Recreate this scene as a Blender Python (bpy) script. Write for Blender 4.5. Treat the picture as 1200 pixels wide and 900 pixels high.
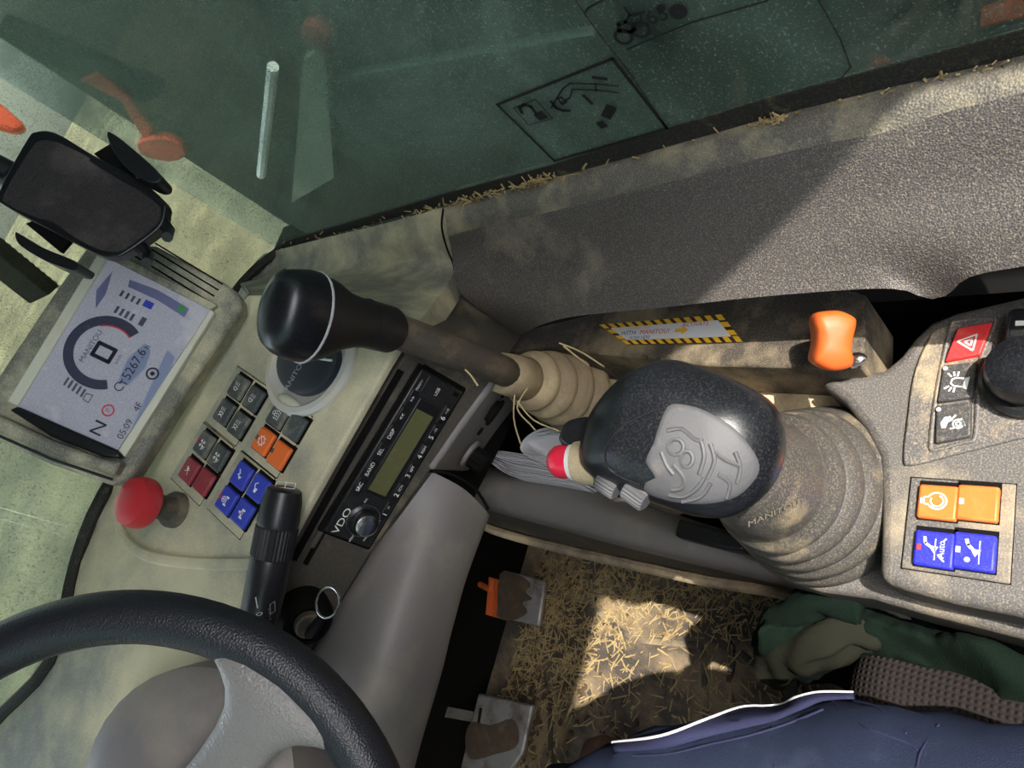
import bpy, bmesh, math, random
from mathutils import Vector as V, Matrix, noise as mnoise
random.seed(4)
for o_ in list(bpy.data.objects):
    bpy.data.objects.remove(o_)
SC = bpy.context.scene
COL = SC.collection
# ------------------------------------------------------------------ camera
H = 1.2                       # phone held 1.2 m above the cab floor
FPX = 830.0                   # focal length in pixels of the 1200 px frame
_c, _s, _k = math.cos(math.radians(24)), math.sin(math.radians(24)), math.sqrt(.5)
DV = V((_k * _s, _k, -_k * _c))          # view direction: forward, right, down
XC = V((_k * _s, -_k, -_k * _c))         # picture right
YC = V((_c, 0, _s))                      # picture up
C = V((0, 0, H))
cam_d = bpy.data.cameras.new('camera')
cam_d.sensor_fit = 'HORIZONTAL'
cam_d.sensor_width = 36.0
cam_d.lens = FPX / 1200 * 36
cam_d.clip_start = .01
cam = bpy.data.objects.new('camera', cam_d)
COL.objects.link(cam)
cam.matrix_world = Matrix(((XC.x, YC.x, -DV.x, C.x), (XC.y, YC.y, -DV.y, C.y), (XC.z, YC.z, -DV.z, C.z), (0, 0, 0, 1)))
SC.camera = cam
# ------------------------------------------------------------------ light
SUN_EL, SUN_AZ = math.radians(55), math.radians(1)   # from behind, a little right
TOSUN = V((math.sin(SUN_AZ) * math.cos(SUN_EL), -math.cos(SUN_AZ) * math.cos(SUN_EL), math.sin(SUN_EL)))
world = bpy.data.worlds.new('sky')
SC.world = world
world.use_nodes = True
wn = world.node_tree.nodes
sky = wn.new('ShaderNodeTexSky')
sky.sky_type = 'NISHITA'
sky.sun_disc = False
sky.sun_elevation = SUN_EL
sky.sun_rotation = math.pi - SUN_AZ
sky.dust_density = 2.0
hs = wn.new('ShaderNodeHueSaturation')          # hazy, whitish sky
hs.inputs['Saturation'].default_value = .45
world.node_tree.links.new(sky.outputs[0], hs.inputs['Color'])
world.node_tree.links.new(hs.outputs[0], wn['Background'].inputs[0])
wn['Background'].inputs[1].default_value = .72
sl = bpy.data.lights.new('sun', 'SUN')
sl.energy = 6.5
sl.angle = math.radians(.6)
sl.color = (1, .95, .88)
sun = bpy.data.objects.new('sun', sl)
COL.objects.link(sun)
sun.location = (1, -3, 5)
sun.rotation_euler = TOSUN.to_track_quat('Z', 'Y').to_euler()
SC.view_settings.view_transform = 'Standard'
SC.view_settings.look = 'None'
SC.view_settings.exposure = .5
SC.view_settings.gamma = 1.0
SC.view_settings.use_curve_mapping = False

# ------------------------------------------------------------------ geometry helpers
def ray(px, py):
    return DV + XC * ((px - 600) / FPX) - YC * ((py - 450) / FPX)
def D(px, py, depth): return C + ray(px, py) * depth
def Z(px, py, z):
    r = ray(px, py); return C + r * (z / r.z)
def X(px, py, x):
    r = ray(px, py); return C + r * (x / r.x)
def Y(px, py, y):
    r = ray(px, py); return C + r * (y / r.y)
def PL(px, py, p0, n):
    r = ray(px, py); return C + r * ((p0 - C).dot(n) / r.dot(n))

class Fr:
    """local frame: o + u*ax + v*ay + w*az"""
    def __init__(s, o, ax, ay):
        s.o = V(o); s.ax = V(ax).normalized()
        ay = V(ay); ay = ay - s.ax * ay.dot(s.ax); s.ay = ay.normalized()
        s.az = s.ax.cross(s.ay)
    def __call__(s, u, v, w=0): return s.o + s.ax * u + s.ay * v + s.az * w
    def px(s, px, py, w=0):
        p = PL(px, py, s.o + s.az * w, s.az) - s.o
        return p.dot(s.ax), p.dot(s.ay)
    def at(s, px, py, w=0): return PL(px, py, s.o + s.az * w, s.az)

def smooth_closed(pts, n=6):
    out = []; m = len(pts)
    for i in range(m):
        a, b, c, d = pts[i - 1], pts[i], pts[(i + 1) % m], pts[(i + 2) % m]
        for j in range(n):
            t = j / n
            out.append(.5 * ((2 * b) + (c - a) * t + (2 * a - 5 * b + 4 * c - d) * t * t + (3 * b - a - 3 * c + d) * t ** 3))
    return out
def smooth_open(pts, n=6):
    out = []; m = len(pts)
    for i in range(m - 1):
        a, b, c, d = pts[max(i - 1, 0)], pts[i], pts[i + 1], pts[min(i + 2, m - 1)]
        for j in range(n):
            t = j / n
            out.append(.5 * ((2 * b) + (c - a) * t + (2 * a - 5 * b + 4 * c - d) * t * t + (3 * b - a - 3 * c + d) * t ** 3))
    out.append(pts[-1].copy())
    return out
def resample(pts, n):
    L = [0]
    for i in range(1, len(pts)): L.append(L[-1] + (pts[i] - pts[i - 1]).length)
    out = []; j = 0
    for i in range(n):
        t = L[-1] * i / (n - 1)
        while j < len(L) - 2 and L[j + 1] < t: j += 1
        e = (t - L[j]) / max(L[j + 1] - L[j], 1e-9)
        out.append(pts[j].lerp(pts[j + 1], e))
    return out

_txt = {}
def text_data(s):
    if s not in _txt:
        cu = bpy.data.curves.new('t', 'FONT'); cu.body = s; cu.align_x = 'CENTER'; cu.align_y = 'CENTER'; cu.resolution_u = 3
        ob = bpy.data.objects.new('t', cu)
        me = ob.to_mesh()
        _txt[s] = ([tuple(v.co) for v in me.vertices], [tuple(p.vertices) for p in me.polygons])
        ob.to_mesh_clear(); bpy.data.objects.remove(ob); bpy.data.curves.remove(cu)
    return _txt[s]

class MB:
    def __init__(s): s.v = []; s.f = []
    def add(s, vs, fs):
        b = len(s.v); s.v += [V(v) for v in vs]; s.f += [tuple(i + b for i in f) for f in fs]; return s
    def prism(s, pts, ext, cap=True):
        n = len(pts); ext = V(ext)
        fs = [tuple(range(n)), tuple(range(2 * n - 1, n - 1, -1))] if cap else []
        fs += [(i, n + i, n + (i + 1) % n, (i + 1) % n) for i in range(n)]
        return s.add(list(pts) + [p + ext for p in pts], fs)
    def flat(s, pts): return s.add(pts, [tuple(range(len(pts)))])
    def box(s, fr, u0, u1, v0, v1, w0, w1):
        return s.prism([fr(u0, v0, w1), fr(u1, v0, w1), fr(u1, v1, w1), fr(u0, v1, w1)], fr.az * (w0 - w1))
    def grid(s, rows, ext=None, closed=False):
        n = len(rows[0]); m = len(rows); vs = [p for r in rows for p in r]
        q = n if closed else n - 1
        fs = [(i * n + j, i * n + (j + 1) % n, (i + 1) * n + (j + 1) % n, (i + 1) * n + j) for i in range(m - 1) for j in range(q)]
        if ext is not None:
            ext = V(ext); k = len(vs); vs = vs + [p + ext for p in vs]
            fs += [tuple(i + k for i in reversed(f)) for f in fs]
            for i in range(m - 1):
                fs += [(i * n, (i + 1) * n, k + (i + 1) * n, k + i * n), (i * n + n - 1, k + i * n + n - 1, k + (i + 1) * n + n - 1, (i + 1) * n + n - 1)]
            for j in range(n - 1):
                a = (m - 1) * n
                fs += [(j, k + j, k + j + 1, j + 1), (a + j, a + j + 1, k + a + j + 1, k + a + j)]
        return s.add(vs, fs)
    def rings(s, rings, cap0=True, cap1=True):
        n = len(rings[0]); s0 = len(s.v)
        s.grid(rings, closed=True)
        if cap0: s.f.append(tuple(range(s0 + n - 1, s0 - 1, -1)))
        if cap1: e = s0 + (len(rings) - 1) * n; s.f.append(tuple(range(e, e + n)))
        return s
    def tube(s, path, r, n=10, up=None, flat=1.0, cap=True):
        m = len(path); R = r if isinstance(r, (list, tuple)) else [r] * m
        t0 = (path[1] - path[0]).normalized()
        u = V(up) if up else (V((0, 0, 1)) if abs(t0.z) < .9 else V((1, 0, 0)))
        rg = []
        for i, p in enumerate(path):
            t = (path[min(i + 1, m - 1)] - path[max(i - 1, 0)]).normalized()
            u = (u - t * u.dot(t)).normalized(); w = t.cross(u)
            rg.append([p + (u * math.cos(a) * flat + w * math.sin(a)) * R[i] for a in (2 * math.pi * j / n for j in range(n))])
        return s.rings(rg, cap, cap)
    def lathe(s, fr, prof, n=24, sx=1, sy=1, caps=True):
        rg = [[fr(r * sx * math.cos(a), r * sy * math.sin(a), h) for a in (2 * math.pi * j / n for j in range(n))] for r, h in prof]
        return s.rings(rg, caps, caps)
    def torus(s, fr, R, r, n=40, m=10, sq=1.0, a0=0, a1=2 * math.pi):
        full = abs(a1 - a0 - 2 * math.pi) < 1e-6
        k = n if full else n + 1
        rg = []
        for i in range(k):
            a = a0 + (a1 - a0) * i / n
            rg.append([fr((R + r * math.cos(b)) * math.cos(a), (R + r * math.cos(b)) * math.sin(a), r * sq * math.sin(b)) for b in (2 * math.pi * j / m for j in range(m))])
        if full: rg.append(rg[0]); return s.grid(rg, closed=True)
        return s.rings(rg)
    def ball(s, fr, a, b, c, n=16, m=10):
        rg = []
        for i in range(1, m):
            t = math.pi * i / m - math.pi / 2
            rg.append([fr(a * math.cos(t) * math.cos(q), b * math.cos(t) * math.sin(q), c * math.sin(t)) for q in (2 * math.pi * j / n for j in range(n))])
        return s.rings(rg)
    def line(s, fr, pts, w, h=.0004, closed=False):
        pts = [V((p[0], p[1])) for p in pts]
        if closed: pts.append(pts[0])
        for a, b in zip(pts, pts[1:]):
            t = (b - a)
            if t.length < 1e-9: continue
            t.normalize(); q = V((-t.y, t.x)) * w / 2; e = t * w * .3
            s.flat([fr(*(a - e - q), h), fr(*(b + e - q), h), fr(*(b + e + q), h), fr(*(a - e + q), h)])
        return s
    def poly(s, fr, pts, h=.0004): return s.flat([fr(p[0], p[1], h) for p in pts])
    def arc(s, fr, cx, cy, r0, r1, a0=0, a1=360, n=32, h=.0004):
        for i in range(n):
            a, b = math.radians(a0 + (a1 - a0) * i / n), math.radians(a0 + (a1 - a0) * (i + 1) / n)
            s.flat([fr(cx + r0 * math.cos(a), cy + r0 * math.sin(a), h), fr(cx + r1 * math.cos(a), cy + r1 * math.sin(a), h),
                    fr(cx + r1 * math.cos(b), cy + r1 * math.sin(b), h), fr(cx + r0 * math.cos(b), cy + r0 * math.sin(b), h)])
        return s
    def text(s, fr, t, cx, cy, size, h=.0004, sx=1, rot=0):
        vs, fs = text_data(t); ca, sa = math.cos(rot), math.sin(rot)
        out = []
        for x, y, _ in vs:
            x, y = x * size * sx, y * size
            out.append(fr(cx + x * ca - y * sa, cy + x * sa + y * ca, h))
        return s.add(out, fs)

def tag(o, label=None, cat=None, group=None, kind=None):
    if label: o['label'] = label
    if cat: o['category'] = cat
    if group: o['group'] = group
    if kind: o['kind'] = kind
    return o
def wloc(o):
    p = V((0, 0, 0))
    while o: p = p + o.location; o = o.parent
    return p
def thing(name, base, label, cat, group=None):
    o = bpy.data.objects.new(name, None); o.empty_display_size = .02
    COL.objects.link(o); o.location = base
    return tag(o, label, cat, group)
def build(name, mb, mat, parent=None, bevel=0, seg=2, sub=0, angle=35, base=None, label=None, recalc=True):
    if parent is not None: off = wloc(parent); loc = V((0, 0, 0))
    else:
        if base is None:
            lo = V([min(v[i] for v in mb.v) for i in range(3)]); hi = V([max(v[i] for v in mb.v) for i in range(3)])
            base = V(((lo.x + hi.x) / 2, (lo.y + hi.y) / 2, lo.z))
        off = base; loc = base
    me = bpy.data.meshes.new(name)
    me.from_pydata([v - off for v in mb.v], [], mb.f)
    if recalc:
        bm = bmesh.new(); bm.from_mesh(me)
        bmesh.ops.recalc_face_normals(bm, faces=bm.faces[:])
        bm.to_mesh(me); bm.free()
    for p in me.polygons: p.use_smooth = True
    if sub == 0 and bevel == 0: me.set_sharp_from_angle(angle=math.radians(angle))
    elif bevel: me.set_sharp_from_angle(angle=math.radians(80))
    me.materials.append(mat)
    o = bpy.data.objects.new(name, me); COL.objects.link(o)
    o.parent = parent; o.location = loc
    if bevel:
        b = o.modifiers.new('bevel', 'BEVEL'); b.width = bevel; b.segments = seg; b.limit_method = 'ANGLE'; b.angle_limit = math.radians(40)
        b.harden_normals = False
    if sub:
        b = o.modifiers.new('sub', 'SUBSURF'); b.levels = sub; b.render_levels = sub
    if label: o['label'] = label
    return o
def struct(name, mb, mat, parent=None, **kw):
    o = build(name, mb, mat, parent, **kw)
    if parent is None: o['kind'] = 'structure'
    return o

# ------------------------------------------------------------------ materials
def lin(c):
    return tuple(((x / 255) / 12.92 if x / 255 <= .04045 else ((x / 255 + .055) / 1.055) ** 2.4) for x in c) + (1,)
def mat(name, col, rough=.5, metal=0, dust=None, damt=.4, dscale=9, speck=0, grain=0, gscale=900, cell=False, spec=.5, coat=0, emit=None, estr=1, weave=False):
    m = bpy.data.materials.new(name); m.use_nodes = True
    nt = m.node_tree; N = nt.nodes; L = nt.links
    b = N['Principled BSDF']
    b.inputs['Roughness'].default_value = rough; b.inputs['Metallic'].default_value = metal
    b.inputs['Specular IOR Level'].default_value = spec; b.inputs['Coat Weight'].default_value = coat
    b.inputs['Base Color'].default_value = lin(col)
    if emit:
        b.inputs['Emission Color'].default_value = lin(emit); b.inputs['Emission Strength'].default_value = estr
    tc = N.new('ShaderNodeTexCoord')
    if dust:
        n1 = N.new('ShaderNodeTexNoise'); n1.inputs['Scale'].default_value = dscale; n1.inputs['Detail'].default_value = 7; n1.inputs['Roughness'].default_value = .62
        L.new(tc.outputs['Object'], n1.inputs['Vector'])
        r = N.new('ShaderNodeMapRange'); r.inputs['From Min'].default_value = .72 - damt * .55; r.inputs['From Max'].default_value = .98 - damt * .55
        L.new(n1.outputs['Fac'], r.inputs['Value'])
        n2 = N.new('ShaderNodeTexNoise'); n2.inputs['Scale'].default_value = 800; n2.inputs['Detail'].default_value = 2
        L.new(tc.outputs['Object'], n2.inputs['Vector'])
        r2 = N.new('ShaderNodeMapRange'); r2.inputs['From Min'].default_value = .48; r2.inputs['From Max'].default_value = .74
        r2.inputs['To Max'].default_value = speck
        L.new(n2.outputs['Fac'], r2.inputs['Value'])
        ad = N.new('ShaderNodeMath'); ad.operation = 'ADD'; ad.use_clamp = True
        L.new(r.outputs[0], ad.inputs[0]); L.new(r2.outputs[0], ad.inputs[1])
        mx = N.new('ShaderNodeMix'); mx.data_type = 'RGBA'
        mx.inputs['A'].default_value = lin(col); mx.inputs['B'].default_value = lin(dust)
        L.new(ad.outputs[0], mx.inputs['Factor']); L.new(mx.outputs['Result'], b.inputs['Base Color'])
        rr = N.new('ShaderNodeMapRange'); rr.inputs['To Min'].default_value = rough; rr.inputs['To Max'].default_value = max(rough, .85)
        L.new(ad.outputs[0], rr.inputs['Value']); L.new(rr.outputs[0], b.inputs['Roughness'])
    if grain:
        if weave:
            ws = []
            for dr in ('X', 'Y'):
                w_ = N.new('ShaderNodeTexWave'); w_.bands_direction = dr; w_.inputs['Scale'].default_value = 62
                L.new(tc.outputs['Object'], w_.inputs['Vector']); ws.append(w_)
            mu = N.new('ShaderNodeMath'); mu.operation = 'MULTIPLY'
            L.new(ws[0].outputs['Fac'], mu.inputs[0]); L.new(ws[1].outputs['Fac'], mu.inputs[1]); go = mu.outputs[0]
            g = ws[0]
        elif cell:
            g = N.new('ShaderNodeTexVoronoi'); g.inputs['Scale'].default_value = gscale; go = g.outputs['Distance']
        else:
            g = N.new('ShaderNodeTexNoise'); g.inputs['Scale'].default_value = gscale; g.inputs['Detail'].default_value = 2; go = g.outputs['Fac']
        L.new(tc.outputs['Object'], g.inputs['Vector'])
        bp = N.new('ShaderNodeBump'); bp.inputs['Strength'].default_value = grain; bp.inputs['Distance'].default_value = .0012
        L.new(go, bp.inputs['Height']); L.new(bp.outputs[0], b.inputs['Normal'])
    return m
SAND = (205, 184, 145)
M = {}
M['dash'] = mat('dash_plastic', (132, 134, 124), .6, dust=(212, 203, 166), damt=.66, dscale=7, speck=.35, grain=.25, gscale=700)
M['ledge'] = mat('ledge_plastic', (112, 112, 102), .6, dust=(206, 196, 158), damt=.5, dscale=9, speck=.3, grain=.3, gscale=700)
M['grey'] = mat('grey_plastic', (122, 117, 115), .5, dust=(158, 148, 132), damt=.35, dscale=8, speck=.15, grain=.2, gscale=700)
M['wall'] = mat('textured_dark_plastic', (70, 66, 64), .5, dust=(150, 138, 120), damt=.25, dscale=7, speck=.6, grain=.45, gscale=750, cell=True)
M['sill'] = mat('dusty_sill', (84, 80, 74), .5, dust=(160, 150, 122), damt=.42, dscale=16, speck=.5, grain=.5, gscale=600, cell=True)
M['surround'] = mat('surround_plastic', (66, 62, 56), .6, dust=(140, 126, 100), damt=.38, dscale=14, speck=.3, grain=.3)
M['black'] = mat('black_plastic', (26, 27, 30), .35, dust=(120, 108, 88), damt=.12, dscale=25, speck=.12)
M['blackgloss'] = mat('black_gloss_plastic', (17, 19, 24), .3, dust=(120, 115, 100), damt=.06, dscale=30, speck=.10, grain=.05)
M['blackmatte'] = mat('black_matte', (20, 19, 18), .8, spec=.08)
M['leather'] = mat('black_leather', (34, 35, 40), .4, grain=.3, gscale=650, cell=True)
M['leather_sheen'] = mat('sheen_leather', (132, 128, 124), .36, dust=(140, 136, 132), damt=.25, dscale=15, speck=.2, grain=.45, gscale=520, cell=True)  # bright sheen of the spokes painted in as a paler leather colour
M['rubber'] = mat('dusty_rubber', (60, 59, 58), .5, dust=(176, 156, 122), damt=.30, dscale=14, speck=.35, grain=.08)
M['tan'] = mat('tan_rubber', (140, 122, 96), .7, dust=(196, 176, 138), damt=.5, dscale=14, speck=.3, grain=.3)
M['rod'] = mat('dirty_rod', (70, 64, 56), .6, dust=(130, 112, 88), damt=.4, dscale=25, speck=.2, grain=.3)
M['armrest'] = mat('armrest_plastic', (84, 82, 81), .55, dust=(164, 149, 122), damt=.44, dscale=10, speck=.6, grain=.4, gscale=600)
M['armplate'] = mat('armrest_plate', (86, 84, 84), .55, dust=(184, 164, 128), damt=.45, dscale=18, speck=.55, grain=.5, gscale=600)
M['tray'] = mat('tray_plastic', (110, 100, 86), .7, dust=(196, 176, 140), damt=.6, dscale=12, speck=.4, grain=.3)
M['ledgedark'] = mat('dark_ledge', (52, 47, 42), .8, dust=(158, 140, 110), damt=.45, dscale=11, speck=.35, grain=.5, gscale=400)
M['btn_grey'] = mat('button_grey', (66, 72, 74), .5, dust=(150, 146, 128), damt=.42, dscale=40, speck=.3)
M['btn_black'] = mat('button_black', (58, 58, 60), .5, dust=(160, 144, 116), damt=.3, dscale=40, speck=.4)
M['btn_orange'] = mat('button_orange', (236, 112, 44), .5, dust=(220, 140, 80), damt=.25, dscale=40, speck=.1)
M['btn_red'] = mat('button_red', (150, 52, 62), .5, dust=(170, 100, 95), damt=.35, dscale=40, speck=.2)
M['btn_hazard'] = mat('button_hazard', (222, 48, 50), .5, dust=(225, 120, 100), damt=.15, dscale=40, speck=.25)
M['btn_blue'] = mat('button_blue', (44, 62, 178), .5, dust=(120, 125, 190), damt=.25, dscale=40, speck=.25)
M['btn_blue2'] = mat('button_blue_bright', (36, 40, 205), .5, dust=(130, 130, 200), damt=.15, dscale=40, speck=.2)
M['print'] = mat('white_print', (232, 232, 226), .6)
M['printdim'] = mat('grey_print', (170, 170, 170), .6)
M['printblack'] = mat('black_print', (24, 24, 26), .6)
M['red'] = mat('stop_red', (196, 44, 52), .45, dust=(206, 92, 94), damt=.45, dscale=25, speck=.1)
M['redbtn'] = mat('pink_red_button', (236, 40, 70), .3, coat=.3)
M['stem'] = mat('stem_straw', (186, 166, 122), .8)
M['chrome'] = mat('chrome', (200, 198, 195), .25, 1)
M['ring'] = mat('vent_ring', (196, 194, 186), .4, dust=(205, 188, 150), damt=.4, dscale=20, speck=.1)
M['ventdark'] = mat('vent_disc', (50, 54, 62), .4, dust=(90, 88, 80), damt=.3, dscale=30)
M['steel'] = mat('worn_steel', (150, 146, 140), .45, .6, dust=(80, 62, 44), damt=.5, dscale=18, speck=.2)
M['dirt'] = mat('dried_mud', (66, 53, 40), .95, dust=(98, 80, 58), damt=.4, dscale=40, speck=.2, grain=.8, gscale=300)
M['floor'] = mat('floor_mat', (58, 54, 50), .85, dust=(146, 126, 98), damt=.5, dscale=9, speck=.4, grain=.8, gscale=260)
M['straw'] = mat('straw', (168, 146, 100), .8, dust=(104, 82, 54), damt=.5, dscale=60)
M['orange'] = mat('orange_plastic', (205, 90, 32), .5, dust=(205, 118, 68), damt=.2, dscale=25)
M['orange_rust'] = mat('orange_bracket', (206, 92, 38), .7, dust=(120, 70, 40), damt=.3, dscale=30)
M['housing'] = mat('display_housing', (108, 108, 98), .55, dust=(206, 198, 164), damt=.5, dscale=14, speck=.45, grain=.3)
M['pale'] = mat('pale_bezel', (214, 212, 190), .5, dust=(190, 182, 150), damt=.3, dscale=20, speck=.2)
M['screen'] = mat('screen', (150, 150, 158), .25, emit=(150, 152, 165), estr=.2, dust=(205, 196, 178), damt=.3, dscale=18, speck=.15)
M['scr_ring'] = mat('screen_ring', (62, 64, 84), .3, dust=(120, 120, 130), damt=.15, dscale=60, speck=.2)
M['scr_dark'] = mat('screen_dark', (40, 42, 54), .3)
M['scr_blue'] = mat('screen_lightblue', (140, 150, 178), .3)
M['scr_band'] = mat('screen_band', (120, 120, 156), .3)
M['scr_red'] = mat('screen_red', (205, 60, 70), .3)
M['scr_bar'] = mat('screen_bar', (84, 86, 98), .3)
M['lcd'] = mat('radio_lcd', (92, 92, 58), .3, dust=(120, 116, 84), damt=.3, dscale=40, speck=.2)
M['radioface'] = mat('radio_face', (26, 27, 28), .35, dust=(120, 112, 96), damt=.12, dscale=30, speck=.15)
M['radiobtn'] = mat('radio_button', (18, 18, 20), .3, dust=(100, 94, 80), damt=.15, dscale=40, speck=.15)
M['navy'] = mat('navy_cloth', (38, 45, 64), .85, dust=(66, 74, 94), damt=.3, dscale=14, speck=.15, grain=.5, gscale=1200, spec=.08)
M['navydark'] = mat('navy_flap', (44, 46, 70), .85, grain=.5, gscale=1200, spec=.08)
M['piping'] = mat('white_piping', (226, 224, 228), .7)
M['thread'] = mat('thread', (120, 130, 150), .8)
M['green'] = mat('green_cloth', (13, 24, 18), .95, dust=(30, 40, 30), damt=.25, dscale=14, speck=.15, grain=.8, gscale=700, spec=.08)
M['green2'] = mat('olive_lining', (31, 32, 25), .9, grain=.4, gscale=900, spec=.08)
M['mesh'] = mat('woven_seat', (40, 36, 35), .8, dust=(78, 72, 66), damt=.2, dscale=30, grain=1.0, gscale=260, weave=True, spec=.08)
M['paper'] = mat('paper', (230, 230, 232), .8)
M['yellow'] = mat('sticker_yellow', (246, 190, 40), .6)
M['stripeblack'] = mat('sticker_black', (60, 44, 36), .6)
M['white'] = mat('sticker_white', (226, 226, 226), .5)
M['bluetext'] = mat('blue_text', (40, 60, 130), .6)
M['redtext'] = mat('red_text', (214, 60, 54), .6)
M['boom'] = mat('boom_paint', (30, 37, 35), .6, dust=(84, 92, 80), damt=.35, dscale=2.4, speck=.2)
M['reflection_pale'] = mat('pale_reflection', (132, 138, 122), .6, dust=(130, 130, 110), damt=.3, dscale=8)
M['outorange'] = mat('machine_orange', (214, 84, 56), .5, dust=(150, 80, 60), damt=.25, dscale=8)
M['ground'] = mat('yard_ground', (112, 106, 86), .95, dust=(150, 140, 112), damt=.5, dscale=1.1, speck=.2)
M['moss'] = mat('moss', (72, 88, 58), .95)
M['seal'] = mat('window_seal', (24, 24, 22), .7, dust=(120, 112, 84), damt=.2, dscale=40, speck=.3, grain=.5, gscale=500)
M['boot'] = mat('boot_leather', (92, 66, 50), .7, dust=(130, 104, 80), damt=.4, dscale=20)
M['roof'] = mat('roof_lining', (120, 118, 112), .8)
M['smoke'] = mat('dark_grip', (20, 20, 22), .5, dust=(110, 98, 80), damt=.1, dscale=40, speck=.12, grain=.15)
M['padgrey'] = mat('worn_grey_pad', (74, 74, 76), .6, dust=(102, 97, 92), damt=.3, dscale=40, speck=.1, grain=.15)
M['cradlepad'] = mat('cradle_pad', (40, 36, 36), .85, dust=(92, 86, 80), damt=.4, dscale=12, speck=.3, grain=.8, gscale=500)

def glass(name, tint, dustcol, dmin, dmax, scale, gl=.08):
    m = bpy.data.materials.new(name); m.use_nodes = True
    nt = m.node_tree; N = nt.nodes; L = nt.links; N.clear()
    out = N.new('ShaderNodeOutputMaterial')
    tr = N.new('ShaderNodeBsdfTransparent'); tr.inputs[0].default_value = tint + (1,)
    gs = N.new('ShaderNodeBsdfGlossy'); gs.inputs['Roughness'].default_value = .03
    fr = N.new('ShaderNodeLayerWeight')               # Schlick reflectance of a thin pane, the same from both sides
    pw = N.new('ShaderNodeMath'); pw.operation = 'POWER'; pw.inputs[1].default_value = 5; L.new(fr.outputs['Facing'], pw.inputs[0])
    sc = N.new('ShaderNodeMath'); sc.operation = 'MULTIPLY_ADD'; sc.inputs[1].default_value = .96; sc.inputs[2].default_value = .04; L.new(pw.outputs[0], sc.inputs[0])
    m1 = N.new('ShaderNodeMixShader'); L.new(sc.outputs[0], m1.inputs[0]); L.new(tr.outputs[0], m1.inputs[1]); L.new(gs.outputs[0], m1.inputs[2])
    df = N.new('ShaderNodeBsdfDiffuse'); df.inputs[0].default_value = lin(dustcol)
    tc = N.new('ShaderNodeTexCoord')
    n1 = N.new('ShaderNodeTexNoise'); n1.inputs['Scale'].default_value = scale; n1.inputs['Detail'].default_value = 8; n1.inputs['Roughness'].default_value = .65; n1.inputs['Distortion'].default_value = .8
    L.new(tc.outputs['Object'], n1.inputs[0])
    r1 = N.new('ShaderNodeMapRange'); r1.inputs['From Min'].default_value = .35; r1.inputs['From Max'].default_value = .72; r1.inputs['To Min'].default_value = dmin; r1.inputs['To Max'].default_value = dmax
    L.new(n1.outputs['Fac'], r1.inputs[0])
    n2 = N.new('ShaderNodeTexNoise'); n2.inputs['Scale'].default_value = 480; n2.inputs['Detail'].default_value = 2
    L.new(tc.outputs['Object'], n2.inputs[0])
    r2 = N.new('ShaderNodeMapRange'); r2.inputs['From Min'].default_value = .57; r2.inputs['From Max'].default_value = .70; r2.inputs['To Max'].default_value = .4
    L.new(n2.outputs['Fac'], r2.inputs[0])
    ad = N.new('ShaderNodeMath'); ad.operation = 'ADD'; ad.use_clamp = True; L.new(r1.outputs[0], ad.inputs[0]); L.new(r2.outputs[0], ad.inputs[1])
    m2 = N.new('ShaderNodeMixShader'); L.new(ad.outputs[0], m2.inputs[0]); L.new(m1.outputs[0], m2.inputs[1]); L.new(df.outputs[0], m2.inputs[2])
    L.new(m2.outputs[0], out.inputs[0])
    return m
M['glass_side'] = glass('dusty_green_glass', (.55, .63, .585), (128, 148, 134), .06, .6, 4.5)
M['glass_front'] = glass('dusty_windscreen', (.60, .645, .575), (104, 104, 84), .06, .3, 6)

# ------------------------------------------------------------------ reference frames
ND = V((-.08, -.27, .96)).normalized()
AD = V((.954, -.30, 0))
DF = Fr(C + V((.125, .715, -.289)), AD - ND * AD.dot(ND), V((.3, .95, .27)))       # dashboard top
RF = Fr(C + V((.186, .549, -.380)), (.931, -.365, .005), (.03, .13, .99))           # radio face
SF = Fr(C + V((.2, .776, -.144)), (.988, -.142, -.059), (.132, .587, .799))         # monitor screen
def dash(px, py, w=0): return DF.at(px, py, w)
def radio(px, py, w=0): return RF.at(px, py, w)
WF = Fr((0, 0, 0), (1, 0, 0), (0, 1, 0))
def wbox(x0, x1, y0, y1, z0, z1): return MB().box(WF, x0, x1, y0, y1, z0, z1)

# ------------------------------------------------------------------ outside
struct('ground', wbox(-14, 20, -12, 26, -1.0, -.95), M['ground'])
b = MB().prism([V((.80, -1.4, H - 1.3)), V((.80, 1.87, H - 1.3)), V((.80, 1.87, H + .75)), V((.80, -1.4, H + .75))], V((.55, 0, 0)))
t = thing('boom', V((1.1, .2, H - 1.3)), 'dark lifting boom of the machine running along outside the side window', 'boom')
build('beam', b, M['boom'], t, bevel=.02)
build('top_flange', MB().prism([X(400, 82, .80), X(700, 28, .80), X(700, 34, .80), X(400, 88, .80)], V((-.02, 0, 0))), mat('flange_paint', (70, 84, 78), .7), t)
build('reflection_post', MB().prism([X(360, 60, .80), X(385, 45, .80), X(395, 200, .80), X(345, 230, .80)], V((-.02, 0, 0))), M['reflection_pale'], t)  # greenish interior reflection in the glass, built as a solid plate
build('beam_pin', MB().lathe(Fr(X(378, 30, .80), (0, 1, 0), (0, 0, -1)), [(.028, 0), (.028, .03), (.022, .034)]), mat('dull_red', (120, 62, 52), .7), t)
t = thing('boom_head_bracket', X(150, 150, .82), 'orange red bracket at the end of the boom seen through dirty glass', 'bracket')
build('plate', MB().prism([X(93, 95, .79), X(112, 86, .79), X(148, 112, .79), X(178, 150, .79), X(172, 170, .79), X(140, 118, .79)], V((.03, 0, 0))), M['outorange'], t, bevel=.004)
build('rounded_end', MB().prism(smooth_closed([X(160, 168, .78), X(190, 162, .78), X(212, 172, .78), X(216, 184, .78), X(200, 190, .78), X(170, 184, .78)], 4), V((.05, 0, 0))), M['outorange'], t, bevel=.004)
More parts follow.
